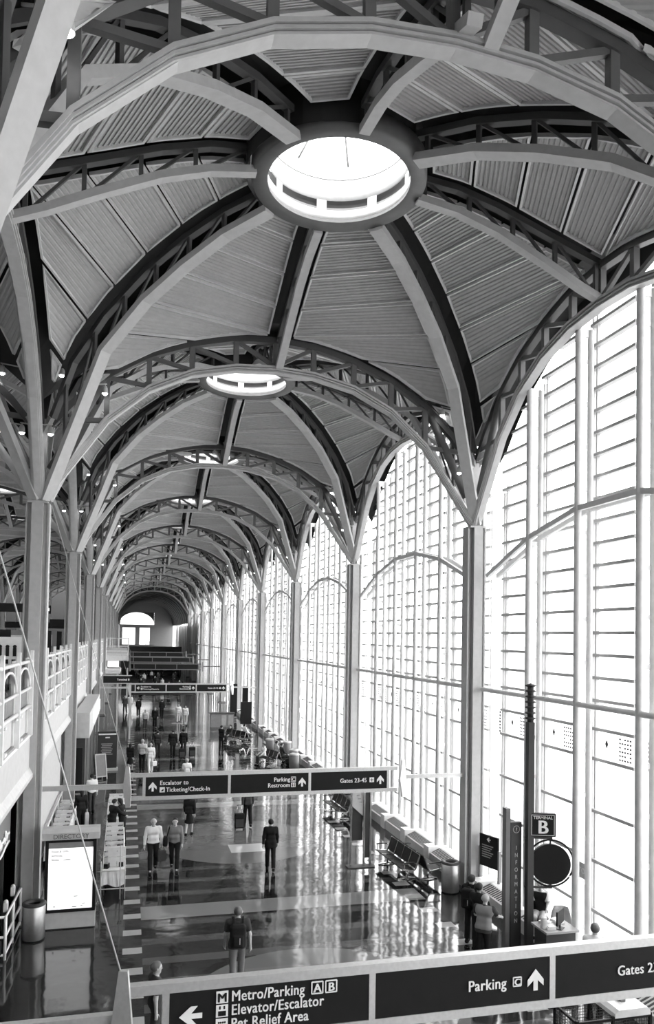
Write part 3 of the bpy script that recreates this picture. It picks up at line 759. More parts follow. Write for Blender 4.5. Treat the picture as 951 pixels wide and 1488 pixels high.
gantry(row(1), 'overhead sign reading Escalator to Ticketing/Check-In with an up arrow', ('escal_up', 'parking2', 'gates'))
gantry(row(4), 'small distant overhead sign with a left arrow to Ticketing/Check-In', ('escal_left', 'parking3', 'gates'))
for i, k in enumerate((6, 7, 8)):
    gantry(row(k), f'{ORD[i+1]} of the tiny dark overhead signs beyond the distant lettered one', None, zb=0.6+0.35*i)

# ------------------------------------------------------------------ directory, bins, left guardrail
t = thing('directory_kiosk', 'brightly backlit directory board on a grey plinth beside the left column', 'directory', (-1.41, 21.9, 0))
b = MB(); b.use(M['lgrey']); b.bx(-0.66, 0.66, -0.02, 0.28, 0.03, 0.46); b.use(M['dgrey']); b.bx(-0.62, 0.62, 0.0, 0.26, 0.0, 0.03); b.build('plinth', None, t)
f = MB(); f.use(M['black']); f.bx(-0.66, 0.66, 0.0, 0.24, 0.46, 2.42)
for x0, x1, z0, z1 in ((-0.66, -0.575, 0.46, 2.42), (0.575, 0.66, 0.46, 2.42), (-0.575, 0.575, 0.46, 0.54), (-0.575, 0.575, 2.33, 2.42)): f.bx(x0, x1, -0.05, 0.0, z0, z1)
f.build('display_frame', None, t)
s_ = MB(); s_.use(M['screen']); s_.bx(-0.575, 0.575, -0.02, -0.005, 0.54, 2.17); so = s_.build('map_screen', None, t)
h = MB(); h.use(M['grey']); h.bx(-0.575, 0.575, -0.022, -0.004, 2.17, 2.33); ho = h.build('screen_heading', None, t); ho['label'] = 'grey strip across the top of the screen'
for j, ln in enumerate(('Food & Gifts', 'Services', 'Shops    Gates')): lettering(ln, 0.085, so, (-0.5, -0.024, 2.06-0.11*j), M['web'], bold=0.0)
m_ = MB(); m_.use(M['web'])
for x, z, a, c in ((0.1, 0.86, 0.1, 0.02), (0.16, 0.72, 0.02, 0.02), (-0.42, 0.6, 0.04, 0.03), (0.06, 0.58, 0.12, 0.02), (0.3, 0.66, 0.1, 0.015), (0.28, 0.6, 0.05, 0.02)): m_.bx(x, x+a, -0.025, -0.02, z, z+c)
m_.build('map_mark', None, so)
h = MB(); h.use(M['lgrey']); h.prism([(-0.14, 2.42), (-0.14, 2.60), (0.0, 2.70), (0.3, 2.70), (0.3, 2.42)], 'x', -0.74, 0.74); ho = h.build('header', None, t)
lettering('DIRECTORY', 0.17, ho, (0, -0.145, 2.455), M['web'], align='CENTER', bold=0.01)
def bin_(x, y, label):
    t = thing('litter_bin', label, 'bin', (x, y, 0), 0, 'round metal litter bins')
    b = MB(); b.use(M['steelbin']); b.lathe([(0.0, 0.03), (0.27, 0.03), (0.285, 0.05), (0.285, 0.88), (0.27, 0.9)], n=40); b.build('body', None, t)
    r = MB(); r.use(M['dgrey']); r.lathe([(0.275, 0.88), (0.30, 0.90), (0.30, 0.94), (0.26, 0.965), (0.17, 0.95), (0.155, 0.90)], n=40); r.build('rim', None, t)
    l = MB(); l.use(M['black']); l.lathe([(0.0, 0.72), (0.16, 0.72), (0.16, 0.91)], n=32); l.build('liner', None, t)
    f = MB(); f.use(M['black']); f.lathe([(0.25, 0.0), (0.265, 0.0), (0.265, 0.035), (0.0, 0.035)], n=32); f.build('foot_ring', None, t)
bin_(-2.26, 21.35, 'round brushed metal bin in front of the left column beside the directory')
bin_(10.02, 22.62, 'round brushed metal bin beside the window column near the black seats')
t = thing('pipe_guardrail', 'white pipe guardrail with dark panels at the lower left of the hall', 'guardrail', (0, 0, 0))
p = MB(); p.use(M['white'])
for z in (1.03, 0.55, 0.12): p.tube([(-2.72, 22.3, z), (-2.78, 20.15, z), (-4.6, 20.0, z)], 0.035, 8)
p.build('rail', None, t)
for x, y in ((-2.72, 22.3), (-2.75, 21.2), (-2.78, 20.15), (-3.6, 20.08)):
    p = MB(); p.use(M['white']); p.tube([(x, y, 0), (x, y, 1.05)], 0.04, 8); p.build('post', None, t)
for y, h in ((21.9, 1.2), (20.7, 1.2)):
    p = MB(); p.use(M['offwhite']); p.box((-2.86, y, 1.1), (0.1, 0.14, 0.22)); p.ball((-2.86, y, 1.22), 0.06, 10); p.build('lamp_head', None, t)
for a, c in ((20.2, 21.15), (21.25, 22.25)):
    p = MB(); p.use(M['frost']); p.bx(-2.77, -2.76, a, c, 0.15, 1.0); p.build('glass_panel', None, t)
p = MB(); p.use(M['dgrey']); p.bx(-4.5, -2.85, 20.06, 20.09, 0.15, 0.5); p.build('kick_panel', None, t)

# ------------------------------------------------------------------ shop under the balcony on the left
t = thing('shop_front', 'dark shop front with white script sign under the balcony beside the left column', 'shop front', (-3.05, 0, 0))
h = MB(); h.use(M['web']); h.bx(-0.15, 0.05, 9.6, 22.1, 2.35, 3.95); ho = h.build('header', None, t)
s_ = MB(); s_.use(M['letter'])
s_.tube([(0.08, 19.2+0.055*i, 2.62+0.16*math.sin(i*1.15)*(0.5+0.5*math.cos(i*0.37))+0.1) for i in range(45)], 0.035, 6)
s_.tube([(0.08, 19.0+0.3*i, 2.46+0.05*math.sin(i)) for i in range(10)], 0.03, 6); s_.build('script_sign', None, ho)
c = MB(); c.use(M['storedark'])
c.bx(-3.0, -0.1, 22.1, 22.2, 0, 3.95); c.build('side_wall', None, t)
c = MB(); c.use(M['dgrey']); c.bx(-1.6, -1.0, 12, 21.5, 0, 1.05); c.use(M['web']); c.bx(-1.65, -0.95, 11.95, 21.55, 1.05, 1.1); c.build('counter', None, t)
c = MB(); c.use(M['grey']); c.bx(-1.5, -1.2, 20.2, 20.8, 1.1, 1.45); c.bx(-1.5, -1.15, 18.8, 19.2, 1.1, 1.5); c.build('till', None, t)
t = thing('snack_kiosk', 'kiosk with a projecting pale canopy box and dark coolers beyond the third balcony column', 'kiosk', (0, 0, 0))
c = MB(); c.use(M['lgrey']); c.bx(-2.4, -1.72, 36.9, 48.2, 3.15, 4.3); c.build('canopy', None, t)
c = MB(); c.use(M['lit']); c.bx(-1.72, -1.66, 40.5, 47.8, 3.45, 4.05); c.build('lit_fascia', None, t)
c = MB(); c.use(M['dgrey']); c.bx(-3.0, -1.9, 37.0, 48.0, 0, 3.15); c.use(M['black']); c.bx(-2.9, -2.0, 36.96, 37.0, 0.9, 2.7); c.build('cooler_wall', None, t)
for y in (37.05, 40.5, 44.5, 48):
    c = MB(); c.use(M['web']); c.bx(-1.85, -1.78, y-0.05, y+0.05, 0, 3.15); c.build('post', None, t)
for z in (0.25, 0.6, 0.9):
    c = MB(); c.use(M['grey']); c.bx(-2.85, -2.0, 36.7, 36.95, z, z+0.03); c.build('shelf', None, t)
# poster stand and folding board beside the kiosk
t = thing('poster_stand', 'dark poster stand with a white heading strip beside the kiosk', 'stand', (-1.15, 46.6, 0), 0.06)
c = MB(); c.use(M['dgrey']); c.bx(-0.55, 0.55, -0.04, 0.04, 0.12, 2.25); po = c.build('board', None, t)
c = MB(); c.use(M['letter']); c.bx(-0.5, 0.5, -0.055, -0.04, 2.05, 2.13); c.bx(-0.12, 0.14, -0.055, -0.04, 1.86, 1.93); c.build('heading', None, po)
c = MB(); c.use(M['grey'])
for i in range(7): c.bx(-0.35+0.05*(i % 2), 0.3-0.04*(i % 3), -0.05, -0.04, 1.5-i*0.1, 1.55-i*0.1)
c.build('text_lines', None, po)
c = MB(); c.use(M['white']); c.bx(-0.62, 0.62, -0.3, 0.3, 0.0, 0.12); c.build('base', None, t)
t = thing('folding_board', 'light framed folding board standing in front of the poster stand', 'board', (-1.45, 43.9, 0), 0.5)
for sg in (-1, 1):
    c = MB(); c.use(M['lgrey'])
    c.beam((-0.3, sg*0.28, 0), (-0.3, 0, 1.35), 0.05, 0.05); c.beam((0.3, sg*0.28, 0), (0.3, 0, 1.35), 0.05, 0.05); c.beam((-0.3, 0.02*sg, 1.33), (0.3, 0.02*sg, 1.33), 0.05, 0.05); c.beam((-0.3, sg*0.25, 0.15), (0.3, sg*0.25, 0.15), 0.05, 0.05)
    co = c.build('frame', None, t)
    c = MB(); c.use(M['web']); c.add([(-0.28, sg*0.25, 0.15), (0.28, sg*0.25, 0.15), (0.28, sg*0.02, 1.31), (-0.28, sg*0.02, 1.31)], [(0, 1, 2, 3)]); c.build('panel', None, co)
t = thing('gate_sign', 'dark sign board on posts reading Terminal B beyond the kiosk', 'sign', (0, 60, 0))
c = MB(); c.use(M['sign']); c.bx(-1.9, 0.1, -0.06, 0.06, 4.25, 4.78); co = c.build('panel', None, t); lettering('Terminal B', 0.22, co, (0.02, -0.066, 4.43), M['letter'], align='RIGHT', scale_x=0.88, space=1.06)
c = MB(); c.use(M['frame']); c.bx(-1.95, 0.2, -0.05, 0.05, 4.78, 4.84); c.bx(-1.95, 0.2, -0.05, 0.05, 4.19, 4.25); c.build('frame', None, t)
for x in (-0.9, 0.05):
    c = MB(); c.use(M['lgrey']); c.bx(x, x+0.12, -0.04, 0.04, 0, 4.2); c.build('post', None, t)
# ------------------------------------------------------------------ white trader tables
def table_parts():
    tp = MB(); tp.use(M['white']); tp.bx(-0.31, 0.31, -0.62, 0.62, 0.74, 0.77)
    cl = MB(); cl.use(M['cloth'])
    n = 24; per = [(-0.33, -0.64), (0.33, -0.64), (0.33, 0.64), (-0.33, 0.64)]
    ring = []
    for i in range(4):
        a, b = per[i], per[(i+1) % 4]
        for j in range(8): ring.append((a[0]+(b[0]-a[0])*j/8, a[1]+(b[1]-a[1])*j/8))
    vs = [(x, y, 0.78) for x, y in ring]+[(x*(1.05+0.05*math.sin(i*1.9)), y*(1.02+0.02*math.sin(i*2.3)), 0.30+0.05*math.sin(i*0.9)) for i, (x, y) in enumerate(ring)]
    m = len(ring); cl.add(vs, [(i, (i+1) % m, m+(i+1) % m, m+i) for i in range(m)]+[tuple(range(m))], False)
    out = [('tabletop', tp), ('cloth_cover', cl)]
    for x in (-0.27, 0.27):
        for y in (-0.56, 0.56):
            l = MB(); l.use(M['web']); l.tube([(x, y, 0), (x, y, 0.74)], 0.018, 6); out.append(('leg', l))
    for y_ in (0.59, -0.01):
        d = MB(); d.use(M['white']); d.bx(-0.3, 0.3, y_-0.01, y_+0.01, 0.78, 0.98); out.append(('divider', d))
    return [(n_, q.mesh(n_)) for n_, q in out]
TBL = table_parts()
gm = MB(); gm.use(M['black']); gm.box((0, 0, 0.07), (0.13, 0.2, 0.14)); gm.use(M['grey']); gm.box((0, 0, 0.145), (0.09, 0.14, 0.012)); GB = gm.mesh('goods_box')
tm = MB(); tm.use(M['grey']); tm.bx(-0.2, 0.2, -0.12, 0.12, 0, 0.012); tm.bx(-0.12, 0.12, -0.1, -0.085, 0, 0.06); tm.bx(-0.12, 0.12, 0.085, 0.1, 0, 0.06); tm.bx(-0.12, -0.105, -0.1, 0.1, 0, 0.06); tm.bx(0.105, 0.12, -0.1, 0.1, 0, 0.06); TRY = tm.mesh('goods_tray')
gi = 0
for side, x, y0, n in (('right', -0.33, 25.0, 8), ('left', -2.3, 28.0, 5)):
    for i in range(n):
        if side == 'right' and i == 4: continue
        y = y0+i*1.32
        t = thing('trader_table', f'white cloth covered table, {ORD[i+1]} from the camera in the {side} row behind the directory', 'table', (x-0.012*i, y, 0), 0.0, 'white trader tables')
        for nm, me in TBL: put(nm, me, t)
        rr = random.Random(i*7+n)
        for j, (dx, dy) in enumerate(((-0.2, -0.42), (0.2, -0.3), (-0.2, 0.3), (0.18, 0.42))):
            o = tag(put('goods_box', GB, None, (x-0.012*i+dx, y+dy, 0.782), rr.uniform(-.6, .6)), f'small dark box on the {ORD[i+1]} white table of the {side} row, {("front left", "front right", "back left", "back right")[j]} corner', 'box', 'small boxes on the white tables')
        tag(put('goods_tray', TRY, None, (x-0.012*i+0.02, y-0.2+0.45*(i % 2), 0.782), rr.uniform(-.3, .3)), f'grey tray on the {ORD[i+1]} white table of the {side} row', 'tray', 'trays on the white tables')
t = thing('white_screen', 'two white blank panels standing on the nearest white table', 'panel', (-0.25, 25.0, 0.785))
for i in (0, 1):
    for j in (0, 1):
        c = MB(); c.use(M['white']); c.bx(-0.25+0.27*i, 0.01+0.27*i, -0.36, -0.34, 0.01+0.3*j, 0.3+0.3*j); c.build('panel', None, t)
c = MB(); c.use(M['lgrey']); c.bx(-0.26, 0.3, -0.35, -0.33, 0, 0.02); c.build('foot', None, t)
t = thing('pipe_barrier', 'thin grey pipe barrier at the near end of the white tables', 'barrier', (0, 0, 0))
for x in (-0.68, -0.12, 0.02):
    c = MB(); c.use(M['lgrey']); c.tube([(x, 24.0, 0), (x, 24.0, 1.15 if x != -0.12 else 1.6)], 0.018, 6); c.build('post', None, t)
for z in (0.32, 0.85):
    c = MB(); c.use(M['lgrey']); c.tube([(-0.9, 24.0, z), (0.04, 24.0, z)], 0.016, 6); c.build('rail', None, t)
t = thing('pipe_handrail', 'pale sloping pipe handrail beside the left row of white tables', 'handrail', (0, 0, 0))
c = MB(); c.use(M['lgrey']); c.tube([(-2.72, 24.0, 1.05), (-2.72, 35.5, 1.05)], 0.045, 8); c.build('rail', None, t)
for i in range(6):
    c = MB(); c.use(M['lgrey']); c.tube([(-2.72, 24.2+i*2.2, 0), (-2.72, 24.2+i*2.2, 1.03)], 0.03, 6); c.build('post', None, t)

# ------------------------------------------------------------------ seating
def seat_row(n=4, p=0.61):
    out = []; prof = [(-0.27, 0.43), (-0.12, 0.405), (0.06, 0.375), (0.16, 0.385), (0.20, 0.43), (0.27, 0.62), (0.35, 0.86)]
    L = n*p
    b = MB(); b.use(M['chrome']); b.bx(0.02, 0.10, -L/2, L/2, 0.29, 0.35); out.append(('beam', b))
    for i in range(n):
        y0, y1 = -L/2+i*p+0.035, -L/2+(i+1)*p-0.035
        s_ = MB(); s_.use(M['sling']); s_.sweep([(x, (y0+y1)/2, z) for x, z in prof[:4]], (0, 1, 0), y1-y0, 0.035); out.append(('seat', s_))
        s_ = MB(); s_.use(M['sling']); s_.sweep([(x, (y0+y1)/2, z) for x, z in prof[4:]], (0, 1, 0), y1-y0, 0.035); out.append(('backrest', s_))
    for i in range(n+1):
        y = -L/2+i*p
        f = MB(); f.use(M['chrome']); f.sweep([(x, y, z) for x, z in prof], (0, 1, 0), 0.03, 0.045); out.append(('side_frame', f))
    for y in (-L/2, L/2):
        a = MB(); a.use(M['sling']); a.sweep([(-0.24, y, 0.63), (-0.1, y, 0.645), (0.16, y, 0.63)], (0, 1, 0), 0.06, 0.03); a.use(M['chrome']); a.beam((-0.2, y, 0.42), (-0.2, y, 0.62), 0.025, 0.025); a.beam((0.22, y, 0.6), (0.14, y, 0.62), 0.025, 0.025); out.append(('armrest', a))
    for y in (-L/2+0.35, L/2-0.35):
        l = MB(); l.use(M['chrome']); l.tube([(0.05, y, 0.04), (0.05, y, 0.3)], 0.04, 10); l.sweep([(-0.28, y, 0.02), (0.05, y, 0.055), (0.34, y, 0.02)], (0, 1, 0), 0.07, 0.035); out.append(('leg', l))
    return [(nm, q.mesh(nm)) for nm, q in out]
SEAT = seat_row()
def seats(x, y, rz, label):
    t = thing('beam_seating', label, 'seats', (x, y, 0), rz, 'black airport beam seats')
    for nm, me in SEAT: put(nm, me, t)
seats(9.02, 24.95, 0.05, 'row of four black sling seats facing the hall beside the litter bin')
seats(9.80, 24.80, math.pi+0.05, 'row of four black sling seats facing the window beside the litter bin')
seats(9.15, 33.3, 0.03, 'black sling seats behind the map stand, facing the hall')
seats(9.93, 33.3, math.pi, 'black sling seats behind the map stand, facing the window')
seats(8.35, 47.3, 0.25, 'black sling seats beside the third window column, facing the hall')
seats(9.1, 47.6, math.pi+0.25, 'black sling seats beside the third window column, facing the window')
seats(7.6, 57.2, 0.5, 'distant black sling seats facing the hall near the gate desk')
seats(8.3, 57.7, math.pi+0.5, 'distant black sling seats facing the window near the gate desk')
for i, (x, y) in enumerate(((9.6, 44.4), (9.9, 46.0), (9.3, 51.0), (10.2, 49.5))):
    t = thing('litter_bin', f'dark pale-topped round bin among the distant seats, {ORD[i+1]} from the camera', 'bin', (x, y, 0), 0, 'round bins among distant seats')
    c = MB(); c.use(M['web']); c.lathe([(0, 0), (0.28, 0), (0.28, 1.0), (0.2, 1.02)], n=20); c.build('body', None, t)
    c = MB(); c.use(M['lgrey']); c.lathe([(0.29, 0.98), (0.29, 1.06), (0.15, 1.1), (0.13, 1.05)], n=20); c.build('lid', None, t)
# map stand
t = thing('map_stand', 'tall steel map stand with a pale map behind the black seats', 'stand', (0, 25.7, 0))
for x in (7.62, 8.10, 8.33):
    c = MB(); c.use(M['chrome']); c.bx(x-0.03, x+0.03, -0.03, 0.03, 0, 2.95); c.build('post', None, t)
c = MB(); c.use(M['lgrey']); c.add([(7.66, 0.02, 2.9), (8.06, 0.02, 2.9), (8.06, 0.0, 1.75), (7.66, 0.0, 2.1)], [(0, 1, 2, 3)]); c.add([(7.66, 0.03, 2.9), (8.06, 0.03, 2.9), (8.06, 0.04, 1.75), (7.66, 0.04, 2.1)], [(3, 2, 1, 0)])
c.use(M['grey'])
for i in range(5): c.bx(7.72+0.05*i, 7.82+0.05*i, 0.0, 0.012, 2.7-0.12*i, 2.74-0.12*i)
c.build('map', None, t)
c = MB(); c.use(M['dgrey']); c.bx(7.65, 8.07, 0.05, 0.12, 0.9, 2.9); c.build('back_panel', None, t)
c = MB(); c.use(M['dgrey']); c.bx(8.13, 8.30, -0.015, 0.015, 0.3, 2.9); c.build('side_panel', None, t)
c = MB(); c.use(M['dgrey']); c.bx(7.5, 8.45, -0.2, 0.2, 0, 0.03); c.build('base', None, t)
# dark lettered board by the window column
t = thing('notice_board', 'dark notice board with white arrow and text beside the window column', 'notice board', (11.0, 21.9, 0), math.pi/2*0-1.25)
c = MB(); c.use(M['sign']); c.bx(-0.4, 0.4, -0.03, 0.03, 0.92, 1.9); co = c.build('board', None, t)
c = MB(); c.use(M['letter']); arrow(c, 0.0, 1.77, 0.16, 'left', -0.031); c.build('arrow', None, co)
c = MB(); c.use(M['grey'])
for i in range(6): c.bx(-0.28, 0.2-0.06*(i % 3), -0.037, -0.03, 1.56-0.07*i, 1.59-0.07*i)
c.build('text_lines', None, co)
for x in (-0.4, 0.42):
    c = MB(); c.use(M['web']); c.bx(x-0.03, x+0.03, -0.035, 0.035, 0, 1.5); c.build('post', None, t)

# ------------------------------------------------------------------ information point
t = thing('information_totem', 'tall narrow dark totem lettered INFORMATION beside the round sign', 'totem', (9.5, 17.9, 0))
c = MB(); c.use(M['web']); c.bx(-0.06, 0.06, -0.04, 0.16, 0, 3.68); c.build('edge_panel', None, t)
c = MB(); c.use(M['dgrey']); c.bx(0.09, 0.39, -0.02, 0.1, 0.15, 3.32); co = c.build('face_panel', None, t)
for i, ch in enumerate('INFORMATION'): lettering(ch, 0.15, co, (0.24, -0.026, 2.62-0.185*i), M['lgrey'], align='CENTER', bold=0.0, scale_x=0.8)
c = MB(); c.use(M['lgrey']); c.tube([(0.24+0.09*math.cos(a*math.pi/10), -0.024, 3.14+0.09*math.sin(a*math.pi/10)) for a in range(21)], 0.007, 5); c.build('ring_mark', None, co); lettering('?', 0.13, co, (0.24, -0.026, 3.095), M['lgrey'], align='CENTER', bold=0.0)
c = MB(); c.use(M['lgrey']); c.bx(0.08, 0.4, -0.05, 0.1, 0.1, 0.15); c.build('base', None, t)
t = thing('sign_pole', 'tall dark pole with ringed finial carrying the Terminal B sign', 'sign pole', (10.04, 17.75, 0))
c = MB(); c.use(M['dgrey']); c.bx(-0.085, 0.085, -0.085, 0.085, 0, 5.9); c.build('pole', None, t)
c = MB(); c.use(M['dgrey']); c.lathe([(0.0, 5.9), (0.08, 5.9), (0.08, 6.85), (0.0, 6.9)], n=16)
for i in range(7): z = 5.96+i*0.14; c.lathe([(0.08, z), (0.135, z+0.02), (0.135, z+0.05), (0.08, z+0.07)], n=16)
c.build('finial', None, t)
A = MB(); A.use(M['dgrey']); A.bx(-0.12, 0.58, -0.025, 0.025, 2.93, 2.98); A.bx(-0.12, 0.58, -0.025, 0.025, 1.68, 1.73); A.build('bracket', None, t, None, -0.3)
c = MB(); c.use(M['sign']); c.bx(0.09, 0.74, -0.07, 0.07, 3.0, 3.58); co = c.build('terminal_panel', None, t, (-0.09, 0.02, 0), -0.3)
c = MB(); c.use(M['letter'])
for a, b, z0, z1 in ((0.125, 0.135, 3.03, 3.55), (0.695, 0.705, 3.03, 3.55), (0.125, 0.705, 3.03, 3.04), (0.125, 0.705, 3.54, 3.55)): c.bx(a, b, -0.076, -0.07, z0, z1)
c.build('border', None, co); lettering('TERMINAL', 0.105, co, (0.415, -0.076, 3.445), M['letter'], align='CENTER', bold=0.0); lettering('B', 0.48, co, (0.415, -0.076, 3.08), M['letter'], align='CENTER', bold=0.03)
d = MB(); d.use(M['black']); d.prism([(0.53+0.51*math.cos(i*math.pi/24), 2.3+0.51*math.sin(i*math.pi/24)) for i in range(48)], 'y', -0.05, 0.05); d.build('round_panel', None, t, None, -0.3)
d = MB(); d.use(M['black']); d.tube([(0.535+0.585*math.cos(i*math.pi/24), 0, 2.32+0.585*math.sin(i*math.pi/24)) for i in range(49)], 0.025, 6, cap=False); d.build('round_hoop', None, t, None, -0.3)
d = MB(); d.use(M['dgrey']); d.bx(0.51, 0.55, -0.02, 0.02, 1.7, 1.80); d.bx(0.51, 0.55, -0.02, 0.02, 2.80, 2.95); d.build('hanger', None, t, None, -0.3)
t = thing('information_desk', 'cluttered information desk below the round sign', 'desk', (0, 0, 0))
c = MB(); c.use(M['dgrey']); c.bx(9.95, 10.75, 16.75, 17.3, 0, 0.9); c.build('cabinet', None, t)
c = MB(); c.use(M['grey']); c.bx(9.9, 10.8, 16.65, 17.4, 0.9, 0.95); c.build('worktop', None, t)
def desk_item(name, label, cat, build, loc, rz=0.0):
    t = thing(name, label, cat, loc, rz); build(t); return t
def _mon(t):
    c = MB(); c.use(M['black']); c.bx(-0.24, 0.24, -0.025, 0.015, 0.12, 0.46); c.build('screen', None, t)
    c = MB(); c.use(M['dgrey']); c.bx(-0.03, 0.03, -0.02, 0.02, 0.0, 0.2); c.bx(-0.12, 0.12, -0.08, 0.08, 0, 0.02); c.build('foot', None, t)
desk_item('monitor', 'black computer monitor on the information desk', 'monitor', _mon, (10.38, 16.85, 0.951), 0.7)
def _jar(t):
    c = MB(); c.use(M['tub']); c.lathe([(0, 0), (0.075, 0), (0.08, 0.02), (0.08, 0.2), (0.06, 0.23)], n=20); c.build('body', None, t)
    c = MB(); c.use(M['white']); c.lathe([(0.068, 0.22), (0.068, 0.26), (0, 0.265)], n=20); c.build('lid', None, t)
desk_item('jar', 'pale lidded jar on the information desk', 'jar', _jar, (10.0, 16.95, 0.951))
for i, (x, y, r) in enumerate(((10.2, 17.2, 0.3), (10.16, 16.95, -0.2), (10.55, 17.25, 0.1))):
    c = MB(); c.use(M['white']); c.box((0, 0, 0.02), (0.22, 0.3, 0.04), 0.0); c.box((0.01, 0.02, 0.05), (0.2, 0.28, 0.02), 0.2)
    tag(c.build('paper_stack', None, None, (x, y, 0.951), r), f'{("white paper pile beside the monitor", "white paper pile beside the jar", "white paper pile at the window end of the desk")[i]}', 'papers', 'papers on the information desk')
t = thing('shell_chair', 'grey plastic shell chair behind the information desk', 'chair', (10.98, 17.75, 0), -0.5); t.scale = (1.12, 1.12, 1.12)
c = MB(); c.use(M['grey'])
n = 9; vs = []; 
for i in range(n):
    v = i/(n-1)
    for j in range(7):
        u = j/6-0.5; wdt = 0.46 if v < 0.6 else 0.46*(1-0.35*((v-0.6)/0.4)**2)
        if v < 0.45: y, z = -0.25+v*1.0, 0.46-0.03*math.sin(v*7)+0.10*abs(u)**2
        else: q = (v-0.45)/0.55; y, z = 0.2+0.08*q+0.10*0, 0.46+0.48*q
        vs.append((u*wdt, y-(0.25*u*u if v > 0.4 else 0), z))
fs = [(i*7+j, i*7+j+1, (i+1)*7+j+1, (i+1)*7+j) for i in range(n-1) for j in range(6)]
c.add(vs, fs, True); so = c.build('shell', None, t); so.modifiers.new('t', 'SOLIDIFY').thickness = 0.02
for x in (-0.18, 0.18):
    for y in (-0.18, 0.18):
        c = MB(); c.use(M['chrome']); c.tube([(x*0.6, y*0.6, 0.45), (x*1.15, y*1.15, 0.0)], 0.014, 6); c.build('leg', None, t)
t = thing('glass_notice', 'small rounded grey notice on the window glass reading TO', 'notice', (11.5, 17.62, 2.05))
c = MB(); c.use(M['lgrey']); c.bx(-0.02, 0.0, -0.16, 0.16, -0.18, 0.22); c.build('plate', None, t); lettering('TO', 0.2, t, (-0.025, 0.14, -0.05), M['white'], face='-x', bold=0.01)
# mesh cart at the lower right
t = thing('mesh_cart', 'dark wire mesh cart with a white lid below the near overhead sign', 'cart', (-0.4, -0.2, 0))
for x, y in ((8.5, 12.75), (8.5, 13.5), (9.25, 12.75), (9.25, 13.5), (10.05, 12.75), (10.05, 13.5)):
    c = MB(); c.use(M['black']); c.bx(x-0.025, x+0.025, y-0.025, y+0.025, 0.0, 1.05); c.build('post', None, t)
c = MB(); c.use(M['black'])
for z in (0.2, 0.98):
    c.bx(8.5, 10.05, 12.73, 12.77, z, z+0.04); c.bx(8.5, 10.05, 13.48, 13.52, z, z+0.04); c.bx(8.48, 8.52, 12.75, 13.5, z, z+0.04); c.bx(10.03, 10.07, 12.75, 13.5, z, z+0.04)
c.build('frame', None, t)
c = MB(); c.use(M['dgrey'])
x = 8.55
while x < 10.03:
    for y in (12.75, 13.5): c.bx(x-0.004, x+0.004, y-0.004, y+0.004, 0.2, 1.0)
    x += 0.055
z = 0.25
while z < 1.0:
    for y in (12.75, 13.5): c.bx(8.5, 10.05, y-0.004, y+0.004, z-0.004, z+0.004)
    c.bx(8.496, 8.504, 12.75, 13.5, z-0.004, z+0.004); z += 0.055
y = 12.8
while y < 13.5: c.bx(8.496, 8.504, y-0.004, y+0.004, 0.2, 1.0); y += 0.055
c.build('wire_mesh', None, t)
c = MB(); c.use(M['white']); c.prism([(9.28, 1.02), (9.28, 1.10), (9.36, 1.16), (9.98, 1.16), (10.04, 1.10), (10.04, 1.02)], 'y', 12.72, 13.55); co = c.build('lid', None, t)
c = MB(); c.use(M['web']); c.bx(9.6, 9.7, 13.0, 13.2, 1.16, 1.24); c.build('latch', None, co)
# gate desk and dark boards far down the window side
t = thing('gate_desk', 'distant gate desk with two pale panels in front of the window wall', 'desk', (7.95, 67, 0))
c = MB(); c.use(M['grey']); c.bx(-1.0, 1.0, -0.4, 0.4, 0, 1.15); c.build('cabinet', None, t)
for x in (-0.1, 0.5):
    c = MB(); c.use(M['lgrey']); c.bx(x, x+0.42, -0.43, -0.4, 0.15, 1.05); c.build('front_panel', None, t)
c = MB(); c.use(M['dgrey']); c.bx(-1.1, 1.1, -0.45, 0.5, 1.15, 1.22); c.build('worktop', None, t)
for i, (x, y, w_, z0, z1) in enumerate(((9.3, 62, 0.9, 0.8, 2.6), (9.8, 66, 0.5, 0.6, 3.6), (9.3, 70, 0.6, 0.6, 3.4), (9.9, 74, 0.6, 0.5, 3.3))):
    t = thing('gate_board', f'{ORD[i+1]} dark upright gate board beyond the distant seats', 'board', (x, y, 0), 0, 'dark gate boards')
    c = MB(); c.use(M['black']); c.bx(-w_/2, w_/2, -0.05, 0.05, z0, z1); c.build('panel', None, t)
    c = MB(); c.use(M['web']); c.bx(-0.05, 0.05, -0.04, 0.04, 0, z0); c.bx(-w_/2, w_/2, -0.2, 0.2, 0, 0.04); c.build('stand', None, t)
# ------------------------------------------------------------------ bridge landing far down on the left
t = thing('bridge_landing', 'pale railed landing jutting from the balcony far down the hall', 'landing', (0, 90, 0))
c = MB(); c.use(M['offwhite']); c.bx(-2.7, -0.2, 0, 14, 4.9, 5.5); c.build('slab', None, t)
for z in (5.6, 5.95, 6.5, 7.4):
    c = MB(); c.use(M['white']); c.bx(-2.7, -0.2, -0.04, 0.04, z, z+0.09); c.bx(-0.25, -0.17, 0, 14, z, z+0.09); c.build('rail', None, t)
for x in (-2.65, -0.2):
    c = MB(); c.use(M['white']); c.bx(x-0.06, x+0.06, -0.06, 0.06, 4.9, 7.5); c.build('post', None, t)
c = MB(); c.use(M['lgrey']); c.bx(-2.6, -0.3, -0.02, 0.02, 5.5, 6.4); c.build('infill_panel', None, t)
c = MB(); c.use(M['offwhite']); c.bx(-2.7, -1.0, -1.5, 6, 3.5, 4.0); c.build('canopy', None, t)
c = MB(); c.use(M['lit']); c.bx(-2.4, -1.2, -0.1, -0.05, 4.2, 4.85); c.build('lit_sign', None, t)
c = MB(); c.use(M['black']); c.bx(-1.0, -0.1, -0.3, -0.1, 4.1, 4.85); c.build('dark_screen', None, t)
